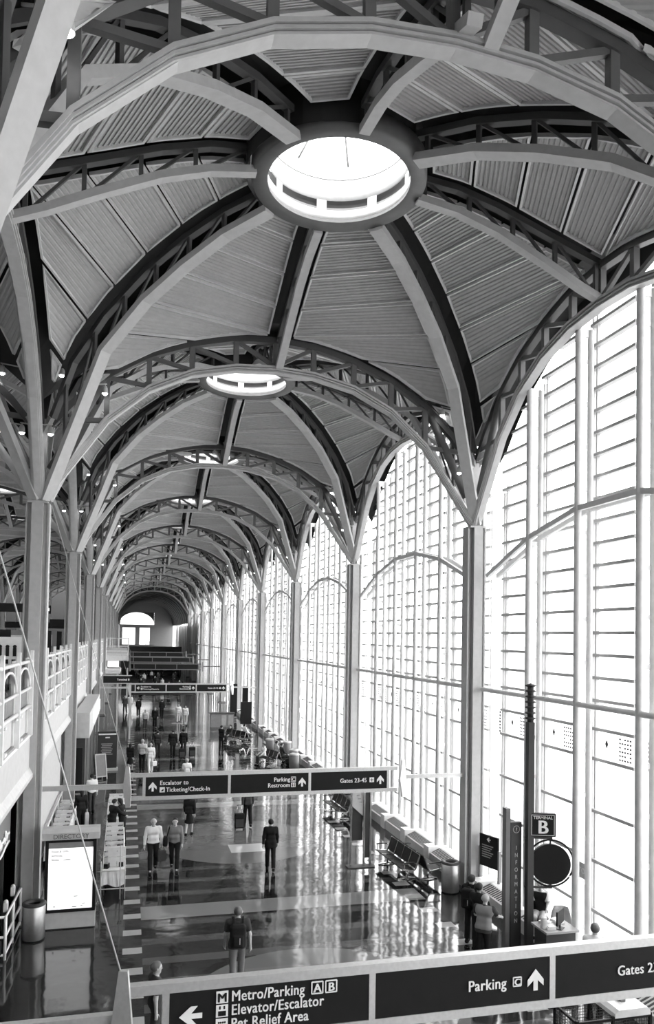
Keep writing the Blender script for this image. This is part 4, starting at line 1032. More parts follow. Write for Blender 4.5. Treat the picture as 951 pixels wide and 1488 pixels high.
c = MB(); c.use(M['lgrey']); c.bx(-0.3, -0.15, -0.1, 0.1, 0, 4.9); c.build('support', None, t)
# ------------------------------------------------------------------ ticket hall things seen between the left columns
for i, (x, y, z, w_) in enumerate(((-8.8, 58, 9.4, 5.5), (-6.1, 61, 9.4, 0.5), (-6.3, 75, 8.6, 2.0), (-9.5, 84, 8.4, 6.0))):
    t = thing('hanging_sign', f'dark hanging sign in the ticket hall, {ORD[i+1]} from the camera', 'sign', (x, y, z), 0, 'dark ticket hall signs')
    c = MB(); c.use(M['sign']); c.bx(-w_/2, w_/2, -0.08, 0.08, 0, 0.62); c.build('panel', None, t)
    if w_ < 1: c = MB(); c.use(M['lit']); c.bx(-0.12, 0.12, -0.09, -0.08, 0.2, 0.42); c.build('lit_mark', None, t)
    for sx in (-w_/2+0.1, w_/2-0.1):
        c = MB(); c.use(M['web']); c.bx(sx-0.02, sx+0.02, -0.02, 0.02, 0.62, 5.0); c.build('hanger', None, t)
rr = random.Random(11)
for i in range(10):
    y = 32+i*6.2; x = -5.2-rr.random()*3.0-(i*0.35)
    t = thing('ticket_counter', f'ticket hall counter with a back panel, {ORD[i+1]} from the camera behind the balcony', 'counter', (x, y, 5.2), 0, 'ticket hall counters')
    c = MB(); c.use(M[('grey', 'dgrey', 'lgrey')[i % 3]]); c.bx(-1.4, 1.4, -0.4, 0.4, 0, 1.1); c.build('cabinet', None, t)
    c = MB(); c.use(M['offwhite']); c.bx(-1.5, 1.5, -0.45, 0.45, 1.1, 1.16); c.build('worktop', None, t)
    c = MB(); c.use(M[('dgrey', 'black', 'web')[i % 3]]); c.bx(-1.4, 1.4, 0.9, 1.0, 0, 2.9); c.build('back_panel', None, t)
    c = MB(); c.use(M['lgrey']); c.bx(-0.9+rr.random(), 0.1+rr.random(), 0.86, 0.9, 1.7, 2.6); c.build('poster', None, t)
t = thing('menu_board', 'white board with dark figures behind the near balcony railing', 'board', (-4.6, 30, 5.2))
c = MB(); c.use(M['white']); c.bx(-0.75, 0.75, -0.04, 0.04, 1.55, 2.6); co = c.build('panel', None, t)
c = MB(); c.use(M['black'])
for i in range(5): c.ball((-0.5+0.25*i, -0.05, 2.25), 0.07, 8, (1, 0.2, 1)); c.bx(-0.56+0.25*i, -0.44+0.25*i, -0.06, -0.04, 1.9, 2.2); c.bx(-0.6+0.25*i, -0.46+0.25*i, -0.06, -0.04, 1.62, 1.78)
c.build('figures', None, co)
for x in (-0.7, 0.7):
    c = MB(); c.use(M['grey']); c.bx(x-0.03, x+0.03, -0.03, 0.03, 0, 1.6); c.build('post', None, t)
# ------------------------------------------------------------------ people: distance-field bodies meshed with surface nets
class Field:
    def __init__(s, lo, hi, h):
        s.h = h; s.lo = np.array(lo, float)-2*h; s.n = np.ceil((np.array(hi)+2*h-s.lo)/h).astype(int)+1
        s.d = np.full(s.n, 1.0)
    def ax(s, a, i0, i1): return s.lo[a]+s.h*np.arange(i0, i1)
    def sub(s, lo, hi):
        i0 = np.clip(np.floor((np.array(lo)-s.lo)/s.h).astype(int), 0, s.n-1); i1 = np.clip(np.ceil((np.array(hi)-s.lo)/s.h).astype(int)+1, 1, s.n)
        X, Y, Z = np.meshgrid(*[s.ax(a, i0[a], i1[a]) for a in range(3)], indexing='ij')
        return (slice(i0[0], i1[0]), slice(i0[1], i1[1]), slice(i0[2], i1[2])), X, Y, Z
    def cone(s, a, b, ra, rb, k=0.03, cap=None, infl=0.0, sy=1.0):
        a = np.array(a, float); b = np.array(b, float); ra += infl; rb += infl; m = max(ra, rb)+0.09
        sl, X, Y, Z = s.sub(np.minimum(a, b)-m, np.maximum(a, b)+m)
        ab = b-a; L2 = (ab**2).sum()+1e-9
        px, py, pz = X-a[0], Y-a[1], Z-a[2]
        t = np.clip((px*ab[0]+py*ab[1]+pz*ab[2])/L2, 0, 1)
        q = np.sqrt((px-t*ab[0])**2+((py-t*ab[1])/sy)**2+(pz-t*ab[2])**2)-(ra+t*(rb-ra))
        if sy < 1: q = q*max(sy, 0.6)
        if cap is not None:
            for p_, n_ in cap: q = np.maximum(q, (X-p_[0])*n_[0]+(Y-p_[1])*n_[1]+(Z-p_[2])*n_[2])
        s.join(sl, q, k); return s
    def join(s, sl, q, k):
        d = s.d[sl]; h = np.maximum(k-np.abs(d-q), 0)/k; s.d[sl] = np.minimum(d, q)-h*h*k*0.25
    def cut(s, p_, n_):
        X, Y, Z = np.meshgrid(*[s.ax(a, 0, s.n[a]) for a in range(3)], indexing='ij')
        s.d = np.maximum(s.d, (X-p_[0])*n_[0]+(Y-p_[1])*n_[1]+(Z-p_[2])*n_[2]); return s
    def rbox(s, c, hd, r, k=0.02):
        c = np.array(c, float); hd = np.array(hd, float)
        sl, X, Y, Z = s.sub(c-hd-0.1, c+hd+0.1)
        q = [np.abs(v-c[i])-hd[i]+r for i, v in enumerate((X, Y, Z))]
        o = np.sqrt(sum(np.maximum(v, 0)**2 for v in q))+np.minimum(np.maximum(np.maximum(q[0], q[1]), q[2]), 0)-r
        s.join(sl, o, k); return s
    def mesh(s):
        d = s.d; ins = d < 0; n = s.n-1
        c = ins[:-1, :-1, :-1].astype(np.int8)*0; cnt = np.zeros(n, np.float32); acc = np.zeros(tuple(n)+(3,), np.float32)
        tot = np.zeros(n, np.int16)
        for i in (0, 1):
            for j in (0, 1):
                for k in (0, 1): tot += ins[i:n[0]+i, j:n[1]+j, k:n[2]+k]
        mixed = (tot > 0) & (tot < 8)
        for a in range(3):
            b, e = [x for x in range(3) if x != a]
            for u in (0, 1):
                for v in (0, 1):
                    off = [0, 0, 0]; off[b] = u; off[e] = v; o2 = list(off); o2[a] = 1
                    d0 = d[off[0]:n[0]+off[0], off[1]:n[1]+off[1], off[2]:n[2]+off[2]]; d1 = d[o2[0]:n[0]+o2[0], o2[1]:n[1]+o2[1], o2[2]:n[2]+o2[2]]
                    cr = (d0 < 0) != (d1 < 0); t = np.where(cr, d0/np.where(cr, d0-d1, 1), 0)
                    cnt += cr; acc[..., a] += np.where(cr, t, 0); acc[..., b] += np.where(cr, u, 0); acc[..., e] += np.where(cr, v, 0)
        idx = np.full(tuple(n), -1, np.int64); w_ = np.argwhere(mixed); idx[mixed] = np.arange(len(w_))
        vs = s.lo+s.h*(w_+acc[mixed]/np.maximum(cnt[mixed], 1)[:, None])
        fs = []
        for a in range(3):
            b, e = (a+1) % 3, (a+2) % 3
            sl0 = [slice(1, n[x]) for x in range(3)]; sl0[a] = slice(0, n[a]); sl1 = list(sl0); sl1[a] = slice(1, n[a]+1)
            i0 = ins[tuple(sl0)]; i1 = ins[tuple(sl1)]; ch = np.argwhere(i0 != i1)
            base = ch.copy()
            for x in range(3):
                if x != a: base[:, x] += 1
            flip = i0[tuple(ch.T)]
            def g(db, de):
                q = base.copy(); q[:, b] -= db; q[:, e] -= de; return idx[tuple(q.T)]
            quad = np.stack([g(1, 1), g(0, 1), g(0, 0), g(1, 0)], 1)
            quad = np.where(flip[:, None], quad, quad[:, ::-1]); fs.append(quad[(quad >= 0).all(1)])
        return vs, np.concatenate(fs)
def fmesh(name, fld, mats, extra=None, mfun=None):
    vs, fs = fld.mesh(); nv = len(vs); V_ = vs.tolist(); F_ = fs.tolist(); mi = [0]*len(F_)
    if mfun is not None and len(fs): mi = mfun(vs[fs].mean(1)).tolist()
    if extra is not None:
        V_ += extra.v; F_ += [[i+nv for i in f] for f in extra.f]; mi += [0]*len(extra.f)
    me = bpy.data.meshes.new(name); me.from_pydata([tuple(v) for v in V_], [], F_)
    for m in mats: me.materials.append(m)
    me.polygons.foreach_set('material_index', mi); me.polygons.foreach_set('use_smooth', [True]*len(F_)); me.update(); return me
def lerp(a, b, t): return tuple(a[i]+(b[i]-a[i])*t for i in range(3))
def rotx(p_, o, a):
    y, z = p_[1]-o[1], p_[2]-o[2]; return (p_[0], o[1]+y*math.cos(a)+z*math.sin(a), o[2]-y*math.sin(a)+z*math.cos(a))
def person(x, y, rz, label, h=1.75, vox=0.03, stride=0.35, phase=1, sit=False, lean=0.0, top='cdark', sleeve='long', hem=0.90, legs='cblack', skirt=False,
           hair='short', hairm='hair', skin='skin', arms=((-0.2, 0.25, 0.1), (0.25, 0.3, 0.1)), shoe='cblack', z0=0.0, wide=1.0, group=None, vest=None, glasses=False, turn=0.0):
    hipz = 0.93; hx = 0.092
    an = {}
    legd = {}
    for s_, sg in (('r', 1), ('l', -1)):
        if sit: a, b = 1.48, 1.45
        else:
            f = sg*phase; a = stride*(1.0 if f > 0 else -0.75); b = 0.10 if f > 0 else 0.55*abs(stride)/0.35
            if stride == 0: a, b = 0.02*sg, 0.04
        H = (sg*hx, 0.0, hipz); K = (sg*(hx+0.005), 0.43*math.sin(a), hipz-0.43*math.cos(a)); A = (sg*(hx+0.0), K[1]+0.42*math.sin(a-b), K[2]-0.42*math.cos(a-b))
        legd[s_] = (H, K, A)
    mz = min(legd['r'][2][2], legd['l'][2][2])-0.085
    dz = -mz
    up = lambda p_: (p_[0], p_[1], p_[2]+dz)
    for s_ in legd: legd[s_] = tuple(up(q) for q in legd[s_])
    O = (0, 0, 0.95+dz)
    T = lambda px, py, pz: rotx((px*wide, py, pz+dz), O, lean)
    armd = {}
    for s_, sg, (sa, eb, ab) in (('r', 1, arms[0]), ('l', -1, arms[1])):
        S = T(sg*0.185, -0.01, 1.43); d1 = Vector((sg*math.sin(ab), math.sin(sa)*math.cos(ab), -math.cos(sa)*math.cos(ab)))
        E_ = tuple(Vector(S)+d1*0.285); d2 = Vector((sg*math.sin(ab)*0.3, math.sin(sa+eb), -math.cos(sa+eb))).normalized()
        W_ = tuple(Vector(E_)+d2*0.25); Hn = tuple(Vector(W_)+d2*0.085); armd[s_] = (S, E_, W_, Hn, d2)
    ct, st = math.cos(turn), math.sin(turn)
    hc = T(0, 0.0, 1.6)
    def Hd(px, py, pz):
        q = T(px*ct+py*st, -px*st+py*ct, pz); return q
    lo = (-0.75, -0.75, -0.02); hi = (0.75, 0.95, 1.85+dz)
    allp = [q for k in armd for q in armd[k][:4]]+[q for k in legd for q in legd[k]]
    lo = [min(min(q[i] for q in allp)-0.22, -0.3*wide if i == 0 else -0.25) for i in range(3)]; lo[2] = -0.03
    hi = [max(max(q[i] for q in allp)+0.22, 0.3*wide if i == 0 else 0.25) for i in range(3)]; hi[2] = 1.86+dz; hi[1] = max(hi[1], 0.35+0.9*abs(math.sin(lean)))
    # --- body
    F = Field(lo, hi, vox)
    def torso(F, g, k=0.06):
        F.cone(T(-0.08, 0.0, 1.34), T(0.08, 0.0, 1.34), 0.115, 0.115, k, infl=g); F.cone(T(-0.145, -0.015, 1.42), T(0.145, -0.015, 1.42), 0.062, 0.062, k, infl=g)
        F.cone(T(-0.055, 0.005, 1.13), T(0.055, 0.005, 1.13), 0.108, 0.108, k, infl=g); F.cone(T(-0.07, -0.01, 0.97), T(0.07, -0.01, 0.97), 0.112, 0.112, k, infl=g)
    def leg(F, g, flare=0.0, cap=True):
        for s_ in legd:
            H, K, A = legd[s_]; d = (Vector(A)-Vector(K)).normalized()
            F.cone(H, K, 0.088, 0.058, 0.04, infl=g); e = tuple(Vector(A)-d*0.02)
            F.cone(K, e, 0.058+flare*0.3, 0.040+flare, 0.03, infl=g, cap=[(e, tuple(d))] if cap else None)
    def arm(F, g, full=True, cap=False):
        for s_ in armd:
            S, E_, W_, Hn, d2 = armd[s_]
            if full:
                F.cone(S, E_, 0.056, 0.043, 0.04, infl=g); e = tuple(Vector(W_)-d2*0.01); F.cone(E_, e, 0.043, 0.030, 0.03, infl=g, cap=[(e, tuple(d2))] if cap else None)
            else:
                d1 = (Vector(E_)-Vector(S)).normalized(); e = tuple(Vector(S)+d1*0.21); F.cone(S, e, 0.060, 0.056, 0.04, infl=g, cap=[(e, tuple(d1))])
    torso(F, -0.006); leg(F, -0.004, cap=False); arm(F, 0.0)
    F.cone(T(0, -0.015, 1.44), T(0, 0.0, 1.56), 0.062, 0.052, 0.05)
    F.cone(Hd(0, -0.018, 1.655), Hd(0, 0.012, 1.66), 0.088, 0.086, 0.03); F.cone(Hd(0, 0.03, 1.62), Hd(0, 0.052, 1.558), 0.066, 0.040, 0.04)
    F.cone(Hd(0, 0.092, 1.648), Hd(0, 0.112, 1.612), 0.010, 0.015, 0.012)
    for sg in (-1, 1):
        F.cone(Hd(sg*0.082, -0.012, 1.655), Hd(sg*0.080, -0.006, 1.615), 0.018, 0.012, 0.01)
        F.cone(Hd(sg*0.018, 0.093, 1.668), Hd(sg*0.046, 0.082, 1.668), 0.010, 0.010, 0.012)
    ex = MB()
    for s_ in armd:
        S, E_, W_, Hn, d2 = armd[s_]; sg = 1 if s_ == 'r' else -1
        F.cone(W_, Hn, 0.028, 0.036, 0.02)
        d2v = Vector(d2); fw = Vector((0, 1, 0)); fw = (fw-d2v*fw.dot(d2v)).normalized(); sd = d2v.cross(fw).normalized()
        if vox < 0.02:
            for j, ln in enumerate((0.072, 0.082, 0.077, 0.06)):
                b0 = Vector(Hn)+fw*(0.024-0.017*j); inw = Vector((-sg, 0, 0))
                ex.tube([b0-d2v*0.02, b0+d2v*ln*0.45+d2v*0.01, b0+d2v*ln*0.85+inw*0.014, b0+d2v*ln*1.05+inw*0.034], [0.0085, 0.0085, 0.0075, 0.005], 6)
            b0 = Vector(W_)+d2v*0.035+fw*0.02; ex.tube([b0, b0+fw*0.03+d2v*0.03, b0+fw*0.036+d2v*0.065], [0.011, 0.010, 0.006], 6)
        else: F.cone(Hn, tuple(Vector(Hn)+d2v*0.06), 0.030, 0.016, 0.02)
    for s_ in legd: F.cone(legd[s_][2], (legd[s_][2][0], legd[s_][2][1]+0.10, max(legd[s_][2][2]-0.05, 0.035)), 0.036, 0.03, 0.02)
    eyes = [np.array(Hd(sg*0.032, 0.088, 1.650)) for sg in (-1, 1)]; mo = np.array(Hd(0, 0.09, 1.582))
    def mf(c):
        r = np.zeros(len(c), int)
        for e in eyes: r[(((c-e)/np.array([0.017, 0.03, 0.010]))**2).sum(1) < 1] = 1
        r[(((c-mo)/np.array([0.026, 0.03, 0.008]))**2).sum(1) < 1] = 2
        return r
    sc = h/1.75
    root = put('person', fmesh('person', F, [M[skin], M['eye'], M['lip']], ex, mf), None, (x, y, z0), rz); root.scale = (sc, sc, sc)
    tag(root, label, 'person', group)
    g = max(0.014, vox*0.75)
    # --- garments
    F = Field(lo, hi, vox); torso(F, g); hz = hem+dz
    if hem < 0.88:
        for s_ in legd: F.cone(legd[s_][0], lerp(legd[s_][0], legd[s_][1], 0.5), 0.10, 0.09, 0.05, infl=g)
        F.cone((-0.06, -0.01, hz+0.02), (0.06, -0.01, hz+0.02), 0.135, 0.135, 0.05)
    F.cone(T(0, -0.012, 1.45), T(0, -0.006, 1.50), 0.058, 0.055, 0.04, infl=g)
    F.cut((0, 0, hz), (0, 0, -1)); F.cut(T(0, 0, 1.502), (0, 0.45, 0.9))
    arm(F, g, sleeve == 'long', True); put('shirt' if hem > 0.85 else 'jacket', fmesh('shirt', F, [M[top]]), root)
    if vest:
        F = Field(lo, hi, vox); torso(F, g+0.012); F.cut((0, 0, hz-0.02), (0, 0, -1)); F.cut(T(0, 0, 1.49), (0, 0.3, 0.95)); F.cut(T(0.19, 0, 1.4), (1, 0, 0.2)); F.cut(T(-0.19, 0, 1.4), (-1, 0, 0.2))
        put('vest', fmesh('vest', F, [M[vest]]), root)
    F = Field(lo, hi, vox); wz = 0.985+dz
    if skirt:
        F.cone((0, 0, wz-0.02), (0, 0.02, 0.56+dz), 0.125, 0.19, 0.03, infl=g*0.5, cap=[((0, 0, wz), (0, 0, 1)), ((0, 0, 0.52+dz), (0, 0, -1))])
        put('skirt', fmesh('skirt', F, [M[legs]]), root)
    else:
        F.cone((-0.07, -0.01, wz-0.02), (0.07, -0.01, wz-0.02), 0.112, 0.112, 0.05, infl=g*0.8); F.cut((0, 0, wz), (0, 0, 1)); leg(F, g, 0.018)
        put('trousers', fmesh('trousers', F, [M[legs]]), root)
    for s_ in legd:
        A = legd[s_][2]; fz = max(A[2]-0.05, 0.035)
        F = Field((A[0]-0.1, A[1]-0.16, fz-0.06), (A[0]+0.1, A[1]+0.24, fz+0.13), min(vox, 0.016))
        F.cone((A[0], A[1]-0.03, fz), (A[0], A[1]+0.14, fz-0.004), 0.046, 0.038, 0.03); F.cone((A[0], A[1], fz+0.04), (A[0], A[1], fz), 0.048, 0.05, 0.03); F.cut((0, 0, fz-0.034), (0, 0, -1))
        put('shoe', fmesh('shoe', F, [M[shoe]]), root)
    if hair:
        hv = min(vox, 0.016); c = Hd(0, -0.01, 1.66)
        F = Field((c[0]-0.2, c[1]-0.22, c[2]-0.36), (c[0]+0.2, c[1]+0.22, c[2]+0.16), hv)
        F.cone(Hd(0, -0.022, 1.662), Hd(0, 0.010, 1.67), 0.098, 0.094, 0.03)
        if hair == 'long': F.cone(Hd(0, -0.05, 1.62), Hd(0, -0.055, 1.46), 0.085, 0.06, 0.04); F.cut(Hd(0, 0.030, 1.68), tuple(Vector(Hd(0, 0.9, 2.0))-Vector(Hd(0, 0, 2.44))))
        elif hair == 'bald': F.cut(Hd(0, -0.02, 1.665), (0, 0.35, 0.94)); F.cut(Hd(0, 0.0, 1.6), (0, 0.6, -0.8))
        else:
            n_ = Vector(Hd(0, 0.75, 1.0))-Vector(Hd(0, 0, 1.66)); F.cut(Hd(0, 0.045, 1.685), tuple(n_.normalized())); F.cut(Hd(0, -0.03, 1.585), (0, 0, -1))
        put('hair' if hair != 'cap' else 'cap', fmesh('hair', F, [M[hairm]]), root)
    if glasses:
        m_ = MB(); m_.use(M['black'])
        for sg in (-1, 1):
            cx_ = Hd(sg*0.034, 0.104, 1.650); m_.tube([(cx_[0]+0.022*math.cos(a*math.pi/6), cx_[1], cx_[2]+0.018*math.sin(a*math.pi/6)) for a in range(13)], 0.003, 5, cap=False); m_.tube([Hd(sg*0.056, 0.100, 1.652), Hd(sg*0.084, -0.01, 1.652)], 0.003, 5)
        m_.tube([Hd(-0.012, 0.106, 1.652), Hd(0.012, 0.106, 1.652)], 0.003, 5); m_.build('glasses', None, root)
    root['hand_r'] = list(armd['r'][3]); root['hand_l'] = list(armd['l'][3])
    return root, {k: Vector(armd[k][3]) for k in armd}, dz
def world(root, p_): return Matrix.LocRotScale(root.location, root.rotation_euler, root.scale) @ Vector(p_)
def backpack(root, dz, label, m='cblack', wide=1.0):
    t = thing('backpack', label, 'backpack', tuple(world(root, (0, -0.02, 0.95+dz))), root.rotation_euler.z)
    F = Field((-0.22, -0.42, 0.0), (0.22, 0.0, 0.55), 0.014); F.rbox((0, -0.235, 0.26), (0.175*wide, 0.105, 0.26), 0.07); F.rbox((0, -0.33, 0.17), (0.12*wide, 0.05, 0.13), 0.04)
    put('pack_body', fmesh('pack', F, [M[m]]), t)
    for sg in (-1, 1):
        c = MB(); c.use(M['cblack']); c.sweep([(sg*0.1, -0.15, 0.47), (sg*0.105, -0.09, 0.585), (sg*0.115, 0.02, 0.60), (sg*0.125, 0.135, 0.48), (sg*0.14, 0.15, 0.30), (sg*0.16, 0.06, 0.12), (sg*0.13, -0.16, 0.06)], (1, 0, 0), 0.05, 0.012); c.build('strap', None, t)
    c = MB(); c.use(M['dgrey']); c.tube([(-0.04, -0.17, 0.5), (-0.03, -0.17, 0.54), (0.03, -0.17, 0.54), (0.04, -0.17, 0.5)], 0.008, 6); c.build('grab_loop', None, t)
    c = MB(); c.use(M['lgrey']); c.bx(0.03, 0.045, -0.385, -0.38, 0.12, 0.26); c.build('zip_pull', None, t)
    return t
def handbag(p_, rz, label, m, size=(0.34, 0.12, 0.26), handle=0.16):
    t = thing('carried_bag', label, 'bag', tuple(p_), rz)
    w_, d_, h_ = size; F = Field((-w_/2-.02, -d_/2-.02, -handle-h_-.02), (w_/2+.02, d_/2+.02, -handle+.02), 0.014); F.rbox((0, 0, -handle-h_/2), (w_/2, d_/2, h_/2), 0.03)
    put('bag_body', fmesh('bag', F, [M[m]]), t)
    c = MB(); c.use(M[m]); c.tube([(-w_*.3, 0, -handle-0.01), (-w_*.2, 0, -0.03), (0, 0, 0.0), (w_*.2, 0, -0.03), (w_*.3, 0, -handle-0.01)], 0.009, 6); c.build('handle', None, t)
    return t
def roller(x, y, rz, label, h=0.6, m='cblack', grip=None):
    t = thing('roller_suitcase', label, 'suitcase', (x, y, 0), rz)
    F = Field((-0.24, -0.16, 0.02), (0.24, 0.16, h+0.1), 0.016); F.rbox((0, 0, 0.06+h/2), (0.2, 0.12, h/2), 0.04); put('case_body', fmesh('case', F, [M[m]]), t)
    c = MB(); c.use(M['dgrey']); c.bx(-0.16, 0.16, -0.135, -0.12, 0.12, 0.12+h*0.55); c.build('front_pocket', None, t)
    top = 0.98
    c = MB(); c.use(M['chrome']); c.tube([(-0.09, 0.07, h), (-0.09, 0.09, top)], 0.009, 6); c.tube([(0.09, 0.07, h), (0.09, 0.09, top)], 0.009, 6); c.build('pull_handle', None, t)
    c = MB(); c.use(M['black']); c.tube([(-0.1, 0.09, top), (0.1, 0.09, top)], 0.014, 6); c.build('grip', None, t)
    for sx in (-0.17, 0.17):
        c = MB(); c.use(M['black']); c.tube([(sx-0.015, 0.08, 0.04), (sx+0.015, 0.08, 0.04)], 0.04, 12); c.tube([(sx-0.015, -0.08, 0.04), (sx+0.015, -0.08, 0.04)], 0.04, 12); c.build('wheel', None, t)
    return t
PI = math.pi
NEAR, MID, FAR = 0.012, 0.018, 0.03
p1, h1, d1 = person(2.55, 17.6, -0.1, 'man in dark short sleeved shirt and pale trousers walking away with black backpack', 1.78, NEAR, 0.22, 1, top='cdark', sleeve='short', hem=0.86, legs='ckhaki', hairm='hairm', wide=1.12, arms=((-0.15, 0.2, 0.22), (0.1, 0.25, 0.2)))
backpack(p1, d1, 'black backpack worn by the man in pale trousers nearest the big sign')
person(0.64, 15.07, -PI/2+0.25, 'man with glasses in a dark shirt behind the left end of the near sign', 1.75, NEAR, 0.2, -1, top='cdark', sleeve='short', legs='cdark', hairm='hairm', glasses=True)
p3, h3, _ = person(0.92, 26.5, PI, 'bald man in white long sleeved shirt and dark trousers walking towards the camera', 1.80, NEAR, 0.24, 1, top='cwhite', hem=0.95, legs='cblack', hair='bald', hairm='hairg', arms=((0.05, 0.12, 0.22), (0.0, 0.12, 0.2)), wide=1.08)
handbag(world(p3, h3['l']), 0.3, 'dark carrier bag in the hand of the white shirted man', 'cdark', (0.3, 0.12, 0.36), 0.12)
handbag(world(p3, h3['r']), 0.2, 'pale carrier bag in the hand of the white shirted man', 'cgrey', (0.34, 0.14, 0.24), 0.14)
p4, h4, d4 = person(1.63, 26.5, PI-0.1, 'man in grey shirt and dark trousers walking beside the white shirted man', 1.78, NEAR, 0.26, -1, top='cgrey', hem=0.94, legs='cblack', arms=((-0.1, 0.3, 0.14), (0.08, 0.2, 0.16)))
t = thing('shoulder_bag', 'dark shoulder bag hanging beside the grey shirted man', 'bag', tuple(world(p4, (0.30, 0.0, 0.98))), PI-0.1)
F = Field((-0.12, -0.22, -0.2), (0.12, 0.22, 0.2), 0.014); F.rbox((0, 0, 0), (0.075, 0.18, 0.15), 0.05); put('bag_body', fmesh('bag', F, [M['cblack']]), t)
c = MB(); c.use(M['cblack']); c.sweep([(-0.03, 0.12, 0.12), (-0.12, 0.10, 0.45), (-0.14, 0.0, 0.52), (-0.12, -0.1, 0.45), (-0.03, -0.12, 0.12)], (1, 0, 0.3), 0.04, 0.01); c.build('strap', None, t)
person(2.46, 31.0, -0.2, 'woman in black top and skirt walking away behind the two shirted men', 1.68, MID, 0.25, 1, top='cblack', legs='cblack', skirt=True, hair='long')
p6, h6, d6 = person(4.95, 32.0, 0.05, 'traveller in dark clothes walking away with a roller suitcase below the second sign', 1.76, MID, 0.2, -1, top='cdark', legs='cblack', arms=((0.1, 0.2, 0.15), (-0.35, 0.1, 0.18)))
roller(4.55, 31.55, 0.0, 'dark roller suitcase pulled by the traveller below the second sign')
person(4.82, 25.9, -0.1, 'person in dark suit walking away alone in the middle of the hall', 1.74, NEAR, 0.2, -1, top='cblack', hem=0.80, legs='cblack', arms=((0.1, 0.2, 0.16), (-0.15, 0.2, 0.2)))
person(2.85, 50.6, 0.0, 'left man of two in black suits walking away with suitcases', 1.82, MID, 0.25, 1, top='cblack', hem=0.8, legs='cblack', wide=1.1)
person(3.55, 51.1, 0.05, 'right man of two in black suits walking away with suitcases', 1.80, MID, 0.25, -1, top='cblack', hem=0.8, legs='cblack', wide=1.05)
roller(3.4, 50.0, 0.1, 'black suitcase pulled by the left man in a black suit'); roller(4.1, 50.6, 0.1, 'black suitcase pulled by the right man in a black suit')
person(6.3, 53.2, -0.7, 'person in a dark coat standing beside the distant seats', 1.74, MID, 0.05, 1, top='cblack', hem=0.72, legs='cblack')
person(0.17, 45.7, -0.3, 'woman in black dress in the group left of the second sign', 1.66, MID, 0.2, 1, top='cblack', legs='cblack', skirt=True, hair='long')
person(0.85, 46.1, -0.1, 'person in pale top and dark trousers in the group left of the second sign', 1.82, MID, 0.15, -1, top='clight', sleeve='short', legs='cblack', hairm='hairg')
p13, h13, d13 = person(1.3, 45.3, 0.1, 'person in white clothes with a white bag in the group left of the second sign', 1.70, MID, 0.2, 1, top='cwhite', legs='cwhite', hairm='hairg', shoe='cwhite')
handbag(world(p13, h13['r']), 0.4, 'white bag in the hand of the person in white', 'cwhite', (0.28, 0.14, 0.28), 0.12)
person(1.9, 51.0, -0.2, 'person in a dark jacket walking away behind the person in white', 1.72, MID, 0.25, 1, top='cdark', legs='cdark')
person(2.98, 39.9, 0.2, 'pale haired person in a pale top above the second sign', 1.62, MID, 0.1, 1, top='cwhite', sleeve='short', legs='clight', hairm='hairg')
person(4.39, 70.5, PI, 'woman in pale clothes walking towards the camera beside a man in white', 1.68, FAR, 0.2, 1, top='cwhite', legs='clight', hair='long')
person(4.85, 68.2, PI, 'man in white shirt walking towards the camera beside the woman in pale clothes', 1.78, FAR, 0.25, -1, top='cwhite', legs='clight')
person(3.1, 74.8, 0.1, 'distant person in a dark coat walking away below the third sign', 1.76, FAR, 0.2, 1, top='cblack', hem=0.7, legs='cblack')
person(2.2, 66.6, PI, 'distant man in a dark suit with white shirt front facing the camera', 1.80, FAR, 0.2, -1, top='cblack', hem=0.8, legs='cblack')
person(1.39, 65.8, PI, 'distant woman in pale top beside the man in the dark suit', 1.64, FAR, 0.2, 1, top='clight', legs='cdark', hair='long')
person(0.93, 76.2, 0.0, 'distant person in dark clothes under the left end of the third sign', 1.76, FAR, 0.2, 1, top='cblack', legs='cblack')
person(-0.35, 79.6, 0.3, 'distant person in dark jacket beside the dark sign posts', 1.74, FAR, 0.2, -1, top='cdark', legs='cdark', hairm='hairg')
person(0.15, 81.0, 0.1, 'distant person in white top beside the dark sign posts', 1.72, FAR, 0.2, 1, top='cwhite', legs='clight')
# people at the information point
p24, h24, d24 = person(8.92, 18.75, -0.8, 'traveller in a cap with black backpack standing at the information desk', 1.76, NEAR, 0.05, 1, top='cblack', legs='cblack', hair='cap', hairm='cdark', arms=((0.5, 0.6, 0.1), (0.3, 0.5, 0.1)))
backpack(p24, d24, 'black backpack on the traveller in a cap at the information desk')
person(8.84, 18.15, -0.9, 'dark haired person in black standing between the traveller and the vest wearer', 1.74, NEAR, 0.04, -1, top='cblack', legs='cblack', arms=((0.4, 0.6, 0.12), (0.3, 0.5, 0.12)), skin='skin2')
person(8.58, 17.35, -0.75, 'person in pale reflective vest leaning at the information desk', 1.70, NEAR, 0.06, 1, top='cdark', sleeve='short', hem=0.86, legs='cblack', hairm='hairg', vest='cgrey', lean=0.22, arms=((0.7, 0.5, 0.25), (0.5, 0.6, 0.2)), wide=1.18)
p27, h27, d27 = person(10.72, 18.35, PI/2+0.9, 'grey haired attendant in dark vest and white sleeves seated behind the information desk', 1.74, NEAR, 0, 1, sit=True, top='cwhite', vest='cblack', legs='clight', hairm='hairg', sleeve='short', arms=((0.5, 1.0, 0.1), (0.5, 0.9, 0.1)), z0=0.27)
t = thing('stool', 'dark stool under the seated attendant', 'stool', (10.72, 18.35, 0), 0.3)
c = MB(); c.use(M['dgrey']); c.lathe([(0, 0.62), (0.2, 0.62), (0.22, 0.65), (0.2, 0.69), (0, 0.70)], n=20); c.build('seat', None, t)
c = MB(); c.use(M['chrome']); c.tube([(0, 0, 0.03), (0, 0, 0.62)], 0.025, 8); c.build('stem', None, t)
